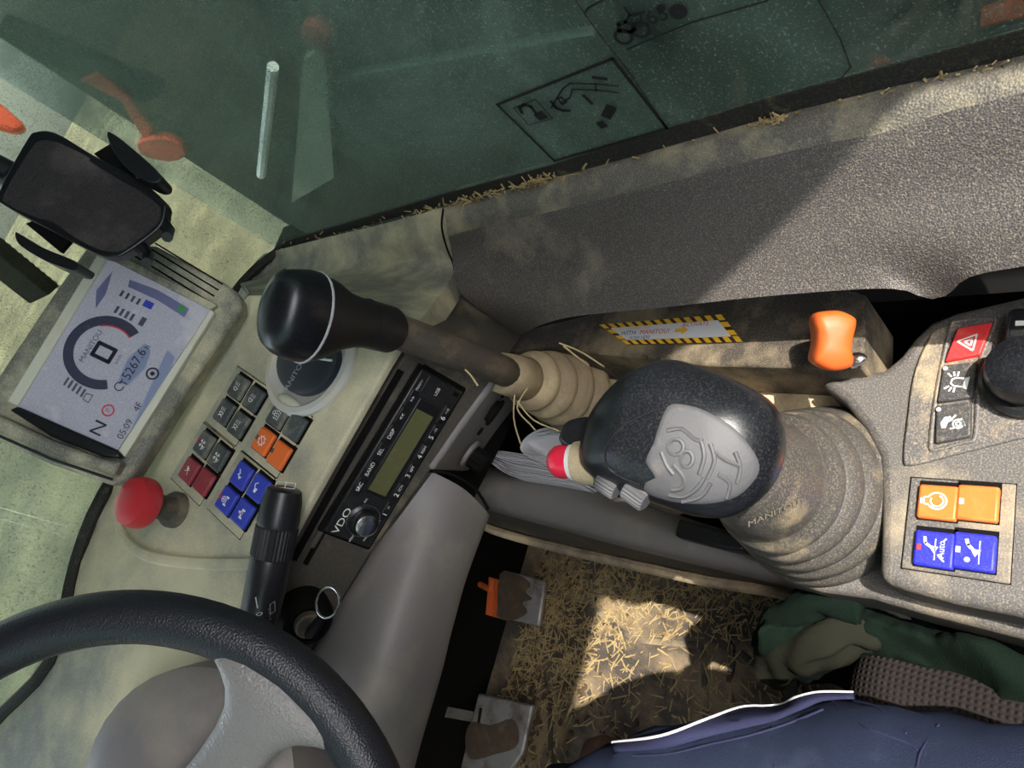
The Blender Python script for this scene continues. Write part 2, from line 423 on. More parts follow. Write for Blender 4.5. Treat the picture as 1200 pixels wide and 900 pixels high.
b = MB().tube([X(320, 78, .77), X(306, 205, .77)], .011, 8)  # white interior reflection in the glass, built as a solid bar
tag(build('reflection_bar', b, M['white']), 'thin white pipe modelled outside the side window as a cab reflection', 'streak')
b = MB().prism([V((-1.3, 1.5, H - .62)), V((.32, 1.4, H - .62)), V((.32, 3.6, H - .62)), V((-1.3, 3.8, H - .62))], V((0, 0, -.07)))
tag(build('front_deck', b, mat('deck_paint', (84, 88, 74), .8, dust=(120, 120, 98), damt=.5, dscale=3, speck=.2), bevel=.02), 'grey green front deck of the machine outside the windscreen', 'deck')
b = MB().prism([Y(-40, 105, 2.6), Y(2, 122, 2.6), Y(34, 150, 2.6), Y(20, 158, 2.6), Y(-40, 140, 2.6)], V((.1, .3, -.02)))
t = tag(build('machine_panel', b, M['outorange'], bevel=.02), 'orange red machine panel at the left edge above the phone holder', 'panel')
t = thing('cowl_grille', Y(30, 320, 1.12), 'perforated cowl strip outside beside the phone holder', 'grille')
cg = Fr(Y(0, 288, 1.15), Y(62, 338, 1.15) - Y(0, 288, 1.15), (0, 1, .3))
L_ = (Y(62, 338, 1.15) - Y(0, 288, 1.15)).length
build('strip', MB().box(cg, -.12, L_, -.03, .06, -.02, 0), M['blackmatte'], t, bevel=.003)
gm = MB()
for i in range(16):
    for j in range(2):
        gm.torus(Fr(cg(-.02 + i * .0085, -.022 + j * .009, .001), cg.ax, cg.ay), .0036, .0007, 8, 4)
build('perforation', gm, M['pale'], t)

# ------------------------------------------------------------------ cab shell
b = wbox(-.86, .48, -.62, 1.1, -.03, 0)
floor = struct('floor', b, M['floor'])
FZ = -H
ribs = [[(655, 700), (690, 702), (735, 745), (800, 755), (822, 758), (826, 800), (828, 870)],
        [(765, 670), (850, 680), (925, 690)], [(728, 765), (760, 790), (790, 800)], [(700, 672), (720, 690), (728, 700)],
        [(836, 750), (858, 758), (855, 800)], [(868, 765), (900, 790), (935, 800)], [(690, 810), (715, 845), (728, 880)], [(645, 835), (646, 880)]]
for r in ribs:
    pts = [Z(p[0], p[1], FZ) + V((0, 0, .001)) for p in r]
    rb = MB()
    rb.tube(smooth_open(pts, 3), .006, 6, up=(0, 0, 1), flat=.5)
    build('raised_rib', rb, M['ledgedark'], floor)
struct('ceiling', MB().prism([V(p + (H + .5,)) for p in [(-.9, 1.15), (.5, 1.15), (.5, -.62), (.37, -.46), (.27, -.32), (-.9, -.32)]], V((0, 0, .04))), M['roof'])  # unseen roof; rear edge and cut corner shaped to set the sun's shadow line
struct('wall_front', MB().prism([V((-.86, 1.1, 0)), V((.48, 1.1, 0)), V((.48, 1.1, H - .42)), V((-.86, 1.1, H - .42))], V((0, .03, 0))), M['blackmatte'])
struct('wall_rear_light_block', wbox(-.86, .48, -.66, -.62, 0, H + .3), M['surround'])  # unseen rear wall, raised above its real height to block ambient light
struct('window_3', wbox(-.885, -.88, -.62, 1.1, H - .4, H + .5), M['glass_side'])
struct('wall_left', wbox(-.9, -.86, -.66, 1.1, 0, H - .4), M['roof'])
# right wall: rolled sill, inclined textured panel
def rowx(pts, x): return [X(p[0], p[1], x) for p in pts]
NW = 60
rows = [rowx([(520, 243), (640, 213), (760, 181), (900, 141), (1050, 104), (1200, 68), (1400, 18)], .385),
        rowx([(523, 258), (640, 232), (760, 200), (900, 160), (1050, 122), (1200, 86), (1400, 38)], .372),
        rowx([(526, 280), (640, 258), (760, 222), (900, 181), (1050, 146), (1200, 108), (1400, 60)], .362),
        rowx([(530, 300), (640, 280), (760, 250), (900, 210), (1050, 175), (1200, 140), (1400, 100)], .352),
        rowx([(533, 322), (640, 318), (760, 292), (900, 260), (1050, 232), (1200, 205), (1400, 160)], .332),
        rowx([(545, 350), (640, 350), (760, 330), (900, 310), (1050, 288), (1200, 262), (1400, 215)], .308),
        rowx([(608, 393), (660, 373), (780, 360), (900, 347), (1040, 338), (1085, 350), (1110, 346), (1135, 325), (1200, 312), (1400, 280)], .288)]
rows = [resample(smooth_open(r, 6), NW) for r in rows]
cols = [resample(smooth_open([rows[i][j] for i in range(len(rows))], 4), 22) for j in range(NW)]
b = MB().grid([c_[4:] for c_ in cols], V((.035, 0, -.01)))
wall = struct('wall_right', b, M['wall'], angle=50)
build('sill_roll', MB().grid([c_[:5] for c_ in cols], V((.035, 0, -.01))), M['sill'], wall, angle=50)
build('lower_skin', wbox(.36, .48, -.6, 1.05, 0, H - .62), M['blackmatte'], wall)
build('seam', MB().tube([p + V((-.001, 0, 0)) for p in smooth_open([X(520, 243, .384), X(518, 265, .372), X(524, 290, .358), X(532, 310, .345), X(532, 328, .33), X(522, 343, .318), X(500, 355, .305)], 5)], .0012, 6), M['blackmatte'], wall)
# side window and windscreen
base_side = [X(310, 297, .39), X(1400, 18, .39)]
zlo = H - .40
b = MB().prism([V((.39, 1.0, zlo)), V((.39, -.62, zlo)), V((.39, -.62, H + .5)), V((.39, 1.0, H + .5))], V((.005, 0, 0)))
win = struct('window_1', b, M['glass_side'])
build('black_border', MB().grid([[X(p[0], p[1], .388) for p in smooth_l] for smooth_l in
     ([(330, 291), (520, 240), (640, 211), (760, 178), (900, 139), (1050, 101), (1200, 66), (1400, 16)],
      [(330, 284), (520, 228), (640, 196), (760, 158), (900, 116), (1050, 76), (1200, 36), (1400, -16)])], V((.0015, 0, 0))), M['seal'], win)
wb = [C + V((.39, 1.0, -.38)), C + V((.33, 1.03, -.36)), C + V((.2, 1.0, -.33)), dash(130, 562) + V((.0, .004, 0)), dash(88, 655), dash(61, 767), dash(0, 836), dash(-70, 905), dash(-160, 960)]
wb = resample(smooth_open(wb, 6), 40)
wt = [p + V((0, .10 * min(1, max(0, (.39 - p.x) * 4)), .0)) for p in wb]
wt = [V((p.x, p.y, H + .5)) for p in wt]
struct('window_2', MB().grid([wb, [a.lerp(c_, .5) for a, c_ in zip(wb, wt)], wt], V((0, .005, 0))), M['glass_front'])
sl_ = MB().tube([p + V((0, -.006, .0)) for p in wb], .007, 8)
struct('trim_1', sl_, M['seal'])
b = MB()
random.seed(7)
# decals printed on the side glass
GF = Fr(X(650, 187, .3885), (0, 1, 0), (0, 0, 1))      # u forward, v up; seen from inside
def gpt(px, py): p = X(px, py, .3885) - GF.o; return p.y, p.z
def gline(b, pts, w, closed=False): return b.line(GF, [gpt(*p) for p in pts], w, -.0006, closed)
t = thing('locking_decal', X(690, 140, .3885), 'square outlined decal with open padlock and arm pictogram on the side glass', 'decal')
b = MB(); gline(b, [(583, 122), (718, 68), (782, 150), (650, 188)], .0028, True); build('border', b, M['printblack'], t)
b = MB()
gline(b, [(612, 132), (609, 126), (614, 122), (622, 124), (629, 133)], .0032)
b.poly(GF, [gpt(*p) for p in [(625, 134), (634, 129), (643, 137), (633, 141)]], -.0006)
build('padlock', b, M['printblack'], t)
b = MB(); gline(b, [(602, 126), (628, 116), (648, 138), (620, 146)], .001, True); build('padlock_frame', b, M['printblack'], t)
b = MB()
gline(b, [(646, 126), (653, 114), (660, 103), (668, 97), (700, 98), (725, 100)], .0015)
gline(b, [(657, 120), (668, 114), (671, 104), (700, 105), (725, 108)], .0015)
gline(b, [(698, 97), (699, 107)], .0012)
gline(b, [(646, 118), (652, 126), (660, 129), (668, 129)], .003)
gline(b, [(654, 115), (659, 122), (664, 119), (658, 113), (654, 115)], .0016)
gline(b, [(684, 111), (694, 121)], .003); gline(b, [(695, 90), (711, 92)], .003)
gline(b, [(716, 126), (711, 135)], .009); gline(b, [(704, 146), (707, 145)], .008)
build('arm_pictogram', b, M['printblack'], t)
t = thing('load_chart_decal', X(860, 80, .3885), 'large faint decal with small machine outline and number at the top of the glass', 'decal')
b = MB(); gline(b, [(675, 0), (700, 36), (735, 80), (782, 150), (860, 138), (940, 112), (985, 92), (997, 78), (985, 45), (957, -5)], .0010); build('border', b, M['seal'], t)
b = MB()
gline(b, [(686, 14), (690, 8), (725, -10)], .0015); gline(b, [(735, 57), (790, 34), (812, 25)], .0012); gline(b, [(812, 25), (900, 0)], .0012)
for cx, cy in ((731, 42), (751, 34)):
    gu, gv = gpt(cx, cy); b.arc(GF, gu, gv, .005, .0072, h=-.0006)
gline(b, [(725, 28), (733, 25), (744, 29), (744, 34), (738, 37), (726, 36)], .003, True)
gline(b, [(733, 25), (738, 17), (732, 8)], .002); gline(b, [(738, 17), (756, 13)], .002)
gu, gv = gpt(795, 13); b.arc(GF, gu, gv, .001, .006, h=-.0006)
gu, gv = gpt(775, 9); b.arc(GF, gu, gv, 0, .003, h=-.0006)
build('machine_outline', b, M['printblack'], t)
TF = Fr(X(760, 21, .3882), X(780, 14, .3882) - X(740, 27, .3882), X(757, 15, .3882) - X(761, 25, .3882))
build('number', MB().text(TF, '-765', 0, 0, .016, .0008), M['printblack'], t)
# chaff lying along the foot of the glass
b = MB()
for i in range(420):
    px = random.choice([random.uniform(330, 1200), random.gauss(545, 25), random.gauss(625, 12), random.gauss(905, 14)])
    y0 = 297 - (px - 310) * .2528
    p = X(px, y0 - random.uniform(-3, 6), .384)
    dv = V((random.uniform(-.4, .4), random.uniform(-1, 1), random.uniform(-.2, .8))).normalized()
    ln = random.uniform(.002, .009)
    b.tube([p, p + dv * ln], random.uniform(.0005, .0011), 4)
tag(build('chaff', b, M['straw']), 'straw chaff and dust along the foot of the side window', 'chaff', kind='stuff')

# ------------------------------------------------------------------ dashboard
dash_t = thing('dashboard', C + V((.05, .75, -.75)), 'dusty grey beige dashboard under the windscreen with dark radio surround', 'dashboard')
poly = [(345, 345), (420, 365), (455, 380), (470, 400), (453, 428), (327, 650), (316, 690), (306, 720), (306, 800), (300, 880), (280, 1000), (0, 1000), (-90, 960), (-70, 905), (0, 836), (30, 805), (61, 767), (70, 720), (88, 655), (130, 562), (215, 440), (290, 345)]
build('top_panel', MB().prism([dash(*p) for p in poly], -DF.az * .010), M['dash'], dash_t, bevel=.003, seg=3)
# raised rear lip of the top panel and soft ridge around the emergency stop
lipp = smooth_open([dash(140, 590, .002), dash(142, 625, .002), dash(170, 650, .002), dash(230, 660, .002), dash(300, 660, .002), dash(330, 652, .002)], 5)
build('panel_ridge', MB().tube(lipp, .006, 8, up=DF.az, flat=.5), M['dash'], dash_t)
r0 = [X(310, 297, .383), X(380, 279, .383), X(450, 262, .383), X(520, 243, .383)]
r1 = [X(300, 306, .375), X(385, 295, .368), X(460, 285, .365), X(526, 285, .362)]
r2 = [X(282, 330, .33), X(385, 320, .335), X(465, 318, .335), X(532, 320, .335)]
r3 = [dash(290, 345), dash(350, 348), dash(425, 368), dash(472, 401)]
rr = [resample(smooth_open(r, 5), 20) for r in (r0, r1, r2, r3)]
cc = [resample(smooth_open([r[j] for r in rr], 5), 16) for j in range(20)]
build('side_ledge', MB().grid(cc, V((0, .01, -.03))), M['ledge'], dash_t, angle=60)
build('corner_panel', MB().grid([[dash(478, 402), X(512, 348, .315), X(534, 341, .318)], [radio(530, 422), D(560, 385, .76), X(575, 370, .302)], [radio(580, 446), D(598, 412, .79), X(610, 394, .289)]], V((0, .03, -.02))), M['surround'], dash_t, angle=60)
spoly = [(462, 432), (482, 404), (530, 420), (580, 446), (506, 552), (440, 643), (387, 729), (350, 790), (300, 800), (296, 720), (316, 690), (336, 655)]
build('radio_surround', MB().prism([radio(*p) for p in spoly], -RF.az * .03), M['surround'], dash_t, bevel=.004)
for off, w_ in ((0, .004), (14, .003)):
    pth = [radio(470 + off, 434 + off * .45, .001), radio(405 + off, 545 + off * .4, .001), radio(344 + off, 655 + off * .4, .001)]
    build('trim_groove', MB().tube(pth, w_, 6), M['blackmatte'], dash_t)
build('trim_strip', MB().tube([radio(494, 424, .001), radio(430, 530, .001), radio(365, 640, .001)], .004, 8), M['surround'], dash_t)
ct = [radio(507, 553, .001), radio(440, 645, .001), radio(388, 730, .001), radio(345, 810, .001), radio(300, 890, .001)]
cm = [D(545, 574, .745), D(492, 668, .70), D(452, 768, .66), D(418, 850, .63), D(380, 930, .61)]
cb = [D(574, 604, .80), D(542, 690, .77), D(513, 800, .74), D(489, 880, .71), D(470, 960, .69)]
cx = [D(560, 596, .86), D(530, 690, .84), D(500, 800, .80), D(475, 880, .78), D(455, 960, .76)]
rr = [resample(smooth_open(r, 5), 24) for r in (ct, cm, cb, cx)]
cc = [resample(smooth_open([r[j] for r in rr], 6), 20) for j in range(24)]
build('lower_cover', MB().grid(cc, V((0, .02, -.01))), M['grey'], dash_t, angle=60)
build('cover_seam', MB().tube(smooth_open([radio(506, 552, .003), D(530, 556, .735), D(556, 572, .755), D(572, 596, .785)], 5), .0018, 6), M['blackmatte'], dash_t)
build('light_block_body', MB().prism([C + V(p) for p in [(-.2, .72, -.42), (.2, .66, -.46), (.30, .70, -.50), (.30, .98, -.42), (-.2, .98, -.36)]], V((0, 0, -.16))), M['blackmatte'], dash_t)  # unseen filler box added behind the panels to block light
# column shroud under the wheel
sh0 = [C + V((.385, 1.01, -.385)), C + V((.3, 1.03, -.36)), C + V((.18, 1.0, -.335)), dash(130, 562) + V((0, .01, -.004))]
sh1 = [X(282, 330, .33) + V((0, 0, -.004)), dash(292, 343, -.002), dash(230, 420, -.002), dash(140, 550, -.002)]
build('front_shelf', MB().grid([sh0, sh1], V((0, 0, -.02))), M['ledge'], dash_t, angle=60)
cf = Fr(dash(255, 900, -.01), (1, 0, 0), (0, .8, .55))
build('column_shroud', MB().lathe(cf, [(.085, -.03), (.085, .0), (.08, .045), (.06, .062), (.03, .068)], 32, 1, 1.1), M['grey'], dash_t)

# ------------------------------------------------------------------ switch pads
def icon(b, fr, kind, s):
    P_ = lambda pts: [(x * s, y * s) for x, y in pts]
    ln = lambda pts, w=.16, cl=False: b.line(fr, P_(pts), w * s, .0005, cl)
    fill = lambda pts: b.poly(fr, P_(pts), .0005)
    arc = lambda x, y, r0, r1, a0=0, a1=360: b.arc(fr, x * s, y * s, r0 * s, r1 * s, a0, a1, 20, .0005)
    if kind in ('light', 'light2', 'front', 'rear'):
        arc(-.1, .0, .38, .52, 100, 260); ln([(-.15, .45), (-.15, -.45)], .12)
        for y in (-.4, 0, .4): ln([(.1, y), (.55, y + (.12 if kind in ('light', 'front') else -.12))], .12)
        if kind in ('front', 'rear'): ln([(-.75, .5), (-.55, 0), (-.75, -.5)], .12)
    elif kind in ('fan', 'fan2'):
        for a in range(0, 360, 90):
            r = math.radians(a + 45); q = math.radians(a + 20); w = math.radians(a + 70)
            fill([(.05 * math.cos(r), .05 * math.sin(r)), (.6 * math.cos(q), .6 * math.sin(q)), (.66 * math.cos(r), .66 * math.sin(r)), (.6 * math.cos(w), .6 * math.sin(w))])
        arc(0, 0, .72, .84, 190, 260)
    elif kind == 'heat':
        for x in (-.55, -.2, .15, .5):
            ln([(x, -.5), (x + .12, -.2), (x - .06, .05), (x + .1, .35)], .1)
        arc(.1, .55, .18, .3); ln([(-.6, -.65), (.6, -.65)], .1)
    elif kind == 'gear':
        arc(0, 0, .5, .62); ln([(-.42, -.42), (.42, .42)], .1)
        for a in range(0, 360, 45):
            r = math.radians(a); ln([(.62 * math.cos(r), .62 * math.sin(r)), (.76 * math.cos(r), .76 * math.sin(r))], .14)
    elif kind == 'warn':
        fill([(-.1, .1), (.5, .4), (.35, -.3)]); ln([(-.6, -.4), (.6, .2)], .08); ln([(-.3, .5), (.2, -.5)], .08)
    elif kind == 'armdown':
        ln([(.65, .5), (.25, .1), (-.05, .35)], .2); fill([(-.55, -.15), (-.05, .3), (-.1, -.55)])
    elif kind == 'armup':
        ln([(.65, .1), (.3, .55), (-.1, .25)], .16); fill([(-.7, .25), (-.15, .25), (-.05, -.35), (-.7, -.2)])
    elif kind in ('axle', 'axle2'):
        ln([(-.5, -.3), (.45, -.3)], .12); ln([(-.55, -.55), (-.55, -.05)], .24); ln([(.5, -.55), (.5, -.05)], .24)
        arc(0, .3 if kind == 'axle' else -.3, .3, .42, 0, 360 if kind == 'axle' else 180); arc(0, .3, 0, .16)
    elif kind == 'engine':
        arc(.05, 0, .56, .68, 120, 420); arc(.05, 0, .36, .46, 60, 340); ln([(-.25, .55), (-.25, .85), (.3, .85), (.3, .55)], .1); fill([(-.5, .35), (-.2, .35), (-.45, .1)])
    elif kind == 'auto':
        ln([(.75, .6), (.35, .55), (.15, .25)], .2); fill([(-.35, -.05), (.2, .35), (.15, -.3)]); ln([(-.8, -.1), (.7, -.1)], .07)
        b.text(fr, 'Auto', .0, -.5 * s, .62 * s, .0005)
        ln([(-.85, -.7), (-.5, -.35)], .1); ln([(.6, -.6), (.8, -.75)], .1)
    elif kind == 'bucket':
        ln([(.75, .45), (.4, .35), (.15, .1)], .22); fill([(-.4, -.1), (.15, .2), (.1, -.45)]); ln([(-.85, -.35), (.75, -.35)], .07)
        arc(-.65, .35, 0, .18)
    elif kind == 'hazard':
        ln([(-.7, -.5), (.7, -.5), (0, .7)], .13, True); ln([(-.3, -.27), (.3, -.27), (0, .22)], .13, True)
    elif kind == 'beacon':
        ln([(-.35, -.35), (-.35, .15), (-.18, .4), (.18, .4), (.35, .15), (.35, -.35)], .12); fill([(-.55, -.75), (.55, -.75), (.4, -.45), (-.4, -.45)])
        for sx in (-1, 1):
            ln([(sx * .5, .3), (sx * .8, .4)], .12); ln([(sx * .42, .5), (sx * .65, .75)], .12); ln([(sx * .52, .08), (sx * .85, .08)], .12)
    elif kind == 'horn':
        fill([(-.15, .65), (.3, .5), (.45, .15), (.15, -.05), (-.05, .2), (-.5, .25), (-.55, .5)])
        arc(-.05, -.45, .28, .38); arc(-.05, -.45, .1, .2); ln([(-.5, -.05), (-.1, -.85), (.35, -.55)], .1); ln([(.25, .0), (.55, -.15)], .12)

def button(parent, fr, sx, sy, hgt, m, kind, led, icons, lift=.0):
    b = MB()
    b.prism([fr(-sx, -sy, hgt), fr(sx, -sy, hgt), fr(sx, sy, hgt), fr(-sx, sy, hgt)], -fr.az * (hgt + .006))
    o = build('button', b, m, parent, bevel=.0018, seg=2)
    f2 = Fr(fr(0, 0, hgt), fr.ax, fr.ay)
    if kind:
        bi = MB(); icon(bi, f2, kind, icons)
        build('symbol', bi, M['print'], o, recalc=False)
    if led:
        build('indicator', MB().box(f2, -.0022, .0022, sy * .62, sy * .62 + .003, -.0005, .0006), led, o)
    return o

def pad(pxs, mats, kinds, label, leds, size=.0115):
    c0 = sum((dash(*p) for p in pxs), V((0, 0, 0))) / len(pxs)
    fr = Fr(c0, DF.ax, DF.ay)
    t = thing('switch_pad', c0, label, 'switch pad', 'push button pads on the dashboard')
    us = [fr.px(*p)[0] for p in pxs]; vs = [fr.px(*p)[1] for p in pxs]
    u0, u1, v0, v1 = min(us) - size - .006, max(us) + size + .006, min(vs) - size - .004, max(vs) + size + .004
    mb = MB().box(fr, u0, u1, v0, v1, -.003, .0018)
    build('base_plate', mb, M['dash'], t, bevel=.001)
    g = MB(); g.line(fr, [(u0, v0), (u1, v0), (u1, v1), (u0, v1)], .0016, .0004, True); build('gap', g, M['blackmatte'], t)
    for p, m_, k_, l_ in zip(pxs, mats, kinds, leds):
        u, v = fr.px(*p, .006)
        f = Fr(fr(u, v, 0), fr.ax, fr.ay)
        build('button_well', MB().box(f, -size - .001, size + .003, -size - .0012, size + .0012, .0, .0022), M['blackmatte'], t)
        button(t, f, size, size, .006, m_, k_, l_, size * .62)
    return t
g_, o_, r_, bl = M['btn_grey'], M['btn_orange'], M['btn_red'], M['btn_blue']
pad([(277.7, 453), (295.3, 466.5), (261, 482), (277.7, 497)], [g_] * 4, ['light', 'light2', 'front', 'rear'], 'pad of four grey light buttons nearest the round air vent and monitor', [None] * 4)
pad([(237.4, 520), (254, 535), (220, 551), (237, 564)], [g_, g_, r_, r_], ['fan', 'fan2', 'warn', None], 'pad with two grey fan buttons and two dark red buttons beside the emergency stop', [M['scr_red'], None, None, None])
pad([(324, 486), (343.7, 499.5), (307, 516.5), (325.4, 532.5)], [g_, g_, o_, o_], ['heat', None, 'gear', None], 'pad with two orange and two grey buttons on the dashboard', [None, None, M['btn_grey'], M['btn_grey']])
pad([(281.4, 557), (301, 571.6), (264, 586), (282.6, 601)], [bl] * 4, ['armdown', 'armup', 'axle', 'axle2'], 'pad of four blue buttons on the dashboard near the wiper stalk', [None, None, M['scr_red'], None])

# ------------------------------------------------------------------ emergency stop
e0 = dash(207, 598)
ef = Fr(e0, DF.ax, DF.ay)
t = thing('emergency_stop', e0, 'red mushroom emergency stop button on the dashboard', 'emergency stop')
build('collar', MB().lathe(ef, [(.018, 0), (.018, .006), (.0165, .0085), (.012, .009), (.012, .03), (.015, .034)], 28), M['surround'], t)
build('head', MB().lathe(ef, [(.014, .032), (.0225, .033), (.0245, .037), (.0245, .045), (.0225, .051), (.017, .054), (.01, .0555), (.002, .056)], 32), M['red'], t)
build('arrow_ring', MB().torus(Fr(ef(0, 0, .0538), ef.ax, ef.ay), .014, .0008, 26, 5, a0=.4, a1=5.2), M['btn_red'], t)

# ------------------------------------------------------------------ round air vent
v0 = dash(366, 425)
vf = Fr(v0, DF.ax, DF.ay)
t = thing('air_vent', v0, 'round silver rimmed air vent behind the lever knob', 'air vent')
build('outer_ring', MB().lathe(vf, [(.056, 0), (.056, .004), (.053, .008), (.048, .0085), (.044, .004), (.040, .002), (.02, .001)], 40), M['ring'], t)
build('disc', MB().lathe(vf, [(.0415, .001), (.041, .009), (.036, .012), (.02, .014), (.002, .0145)], 36, .82, 1), M['ventdark'], t)
build('divider', MB().tube(smooth_open([vf(.012, -.036, .0125), vf(.004, -.012, .0155), vf(-.006, .014, .0155), vf(-.01, .036, .012)], 4), .0012, 6), M['print'], t)
build('lettering', MB().text(Fr(vf(-.02, -.004, .0142), vf.ax, vf.ay), 'MANITOU', 0, 0, .009), M['printdim'], t)
for a in (-1, 1):
    build('finger_recess', MB().ball(Fr(vf(a * .043, -.008, .004), vf.ax, vf.ay), .006, .022, .004, 16, 8), M['pale'], t)

# ------------------------------------------------------------------ radio
t = thing('car_radio', radio(450, 530), 'black car radio with green grey display set in the dashboard', 'radio')
ru0, rv0 = RF.px(377.5, 619.4); RW, RH = .182, .053
rf = Fr(radio(377.5, 619.4, .004), RF.at(491.4, 431) - RF.at(377.5, 619.4), RF.ay)
RW = (RF.at(491.4, 431) - RF.at(377.5, 619.4)).length
RO = lambda u, v: (u * RW, -RH + v * RH)         # 0..1 across, 0..1 up from lower edge
def rbox(u0, u1, v0, v1, w0, w1): a = RO(u0, v0); c = RO(u1, v1); return MB().box(rf, a[0], c[0], a[1], c[1], w0, w1)
build('bezel', MB().box(rf, -.004, RW + .004, -RH - .004, .003, -.012, .001), M['blackmatte'], t, bevel=.002)
face = build('face', rbox(0, 1, 0, 1, -.01, .006), M['radioface'], t, bevel=.002)
build('display', rbox(.30, .80, .30, .68, .0, .0072), M['lcd'], t)
build('display_frame', rbox(.28, .86, .22, .73, .0, .0066), M['radiobtn'], t, bevel=.001)
names = ['SRC', 'BAND', 'SEL', 'DISP', '<<', '>>']
for i, n_ in enumerate(names):
    u = .245 + i * .108
    o = build('button', rbox(u, u + .1, .78, .95, 0, .0078), M['radiobtn'], t, bevel=.0008)
    a = RO(u + .05, .865); build('lettering', MB().text(rf, n_, a[0], a[1], .0055, .0082), M['print'], o, recalc=False)
for i, n_ in enumerate(['1', '2', '3', '4', '5', '6']):
    u = .17 + i * .122
    o = build('button', rbox(u, u + .112, .05, .19, 0, .0078), M['radiobtn'], t, bevel=.0008)
    a = RO(u + .04, .12); bb_ = MB().text(rf, n_, a[0], a[1], .0075, .0082)
    bb_.text(rf, ['M', 'SCN', 'RPT', 'RDM', '-10', '+10'][i], a[0] + .008, a[1], .0038, .0082)
    build('lettering', bb_, M['print'], o, recalc=False)
for tx_, u_, v_, sz_, ex_ in (('VDO', .09, .80, .010, 1.3), ('USB', .93, .5, .005, 1), ('BLUETOOTH', .90, .88, .003, 1), ('MENU', .025, .45, .0035, 1), ('PWR', .05, .2, .0035, 1), ('AUX', .145, .14, .004, 1), ('MIC', .24, .6, .003, 1)):
    a = RO(u_, v_); build('lettering', MB().text(rf, tx_, a[0], a[1], sz_, .0072, ex_), M['print'], face, recalc=False)
build('usb_cover', rbox(.87, .99, .22, .8, 0, .0068), M['radioface'], t, bevel=.0008)
build('aux_socket', rbox(.955, .98, .08, .18, 0, .0072), M['blackmatte'], t)
a = RO(.135, .44); kf = Fr(rf(a[0], a[1], .006), rf.ax, rf.ay)
kn = build('volume_knob', MB().lathe(kf, [(.0165, 0), (.0165, .002), (.0135, .004), (.0128, .012), (.0115, .0135)], 32), M['blackgloss'], t)
build('knob_ring', MB().torus(Fr(kf(0, 0, .002), kf.ax, kf.ay), .0165, .0007, 32, 6), M['chrome'], kn)
build('knob_cap', MB().lathe(kf, [(.0112, .0132), (.0112, .015), (.009, .016), (.002, .0163)], 28), M['chrome'], kn)

# ------------------------------------------------------------------ monitor
t = thing('display_monitor', SF(-.05, -.1, -.03), 'dusty instrument monitor with pale lit screen and round gauge', 'monitor')
sp = lambda px, py: SF.px(px, py)
def spoly(pts, w=0): return [SF.at(p[0], p[1], w) for p in pts]
hous = [(-30, 520), (-14, 512), (60, 545), (130, 569), (152, 563), (215, 462), (283, 362), (282, 345), (262, 330), (182, 287), (165, 285), (105, 282), (60, 345), (0, 435), (-45, 505)]
build('housing', MB().prism(spoly(hous, -.008), -SF.az * .035), M['housing'], t, bevel=.006, seg=3)
sc4 = spoly([(125, 302), (246, 363), (138, 527), (18, 475)], -.002)
build('screen', MB().prism(sc4, -SF.az * .004), M['screen'], t)
build('bezel_strip', MB().prism(spoly([(115, 296), (126, 302), (20, 476), (8, 470)], .001), -SF.az * .012), M['pale'], t, bevel=.0012)
build('bezel_strip', MB().prism(spoly([(246, 362), (252, 366), (146, 536), (138, 528)], .001), -SF.az * .012), M['pale'], t, bevel=.0012)
build('bezel_strip', MB().prism(spoly([(126, 301), (133, 294), (254, 357), (246, 363)], .0), -SF.az * .012), M['housing'], t, bevel=.0012)
build('lower_shade', MB().prism(spoly([(10, 480), (20, 476), (138, 528), (142, 537), (120, 535), (60, 512)], .004), -SF.az * .014), M['blackgloss'], t, bevel=.002)
build('lower_bar', MB().prism(spoly([(-8, 484), (60, 516), (120, 538), (142, 541), (133, 558), (60, 534), (-14, 502)], .008), -SF.az * .02), M['housing'], t, bevel=.003)
build('lower_bar_edge', MB().tube([SF.at(p[0], p[1], .009) for p in [(-14, 505), (60, 538), (132, 562)]], .0015, 6), M['blackgloss'], t)
for i in range(4):
    a_, c_ = (158 + i * 8, 300 - i * 5), (246 + i * 5, 354 - i * 7)
    build('vent_slot', MB().tube([SF.at(*a_, -.0078), SF.at(*c_, -.0078)], .0009, 6), M['blackmatte'], t)
scr = thing('screen_image', SF(0, 0, 0), 'x', 'x')
bpy.data.objects.remove(scr)
SCR = [o for o in t.children if o.name.startswith('screen')][0]
S0 = Fr(SF(0, 0, -.002), SF.ax, SF.ay)
def sx(px, py): return SF.px(px, py, -.002)
gx, gy = sx(122, 413)
k = .16 / 203
b = MB().arc(S0, gx, gy, .0272, .0365, 216, -30, 60); build('gauge_ring', b, M['scr_ring'], SCR, recalc=False)
b = MB().arc(S0, gx, gy, .026, .0275, 38, -30, 20, .0006); b.arc(S0, *sx(127, 481), .0045, .0058, 0, 360, 20, .0006)
b.text(S0, 'P', *sx(127, 481), .0065, .0006); b.text(S0, '/', *sx(30, 508), .008, .0006); build('red_marks', b, M['scr_red'], SCR, recalc=False)
b = MB().text(S0, 'MANITOU', gx, gy + .0135, .0072, .0006, 1.05)
b.text(S0, 'km/h', gx, gy - .015, .005, .0006); build('grey_lettering', b, M['scr_bar'], SCR, recalc=False)
b = MB()
for q0, q1 in (((-.0065, -.0085), (-.0065, .0085)), ((.0065, -.0085), (.0065, .0085)), ((-.0065, .0085), (.0065, .0085)), ((-.0065, -.0085), (.0065, -.0085))):
    b.line(S0, [(gx + q0[0], gy + q0[1]), (gx + q1[0], gy + q1[1])], .0038, .0006)
b.text(S0, '5267.6', *sx(158, 427), .0125, .0008, .95); b.text(S0, 'T', *sx(146, 449), .010, .0008); b.text(S0, 'h', *sx(173, 407), .008, .0008)
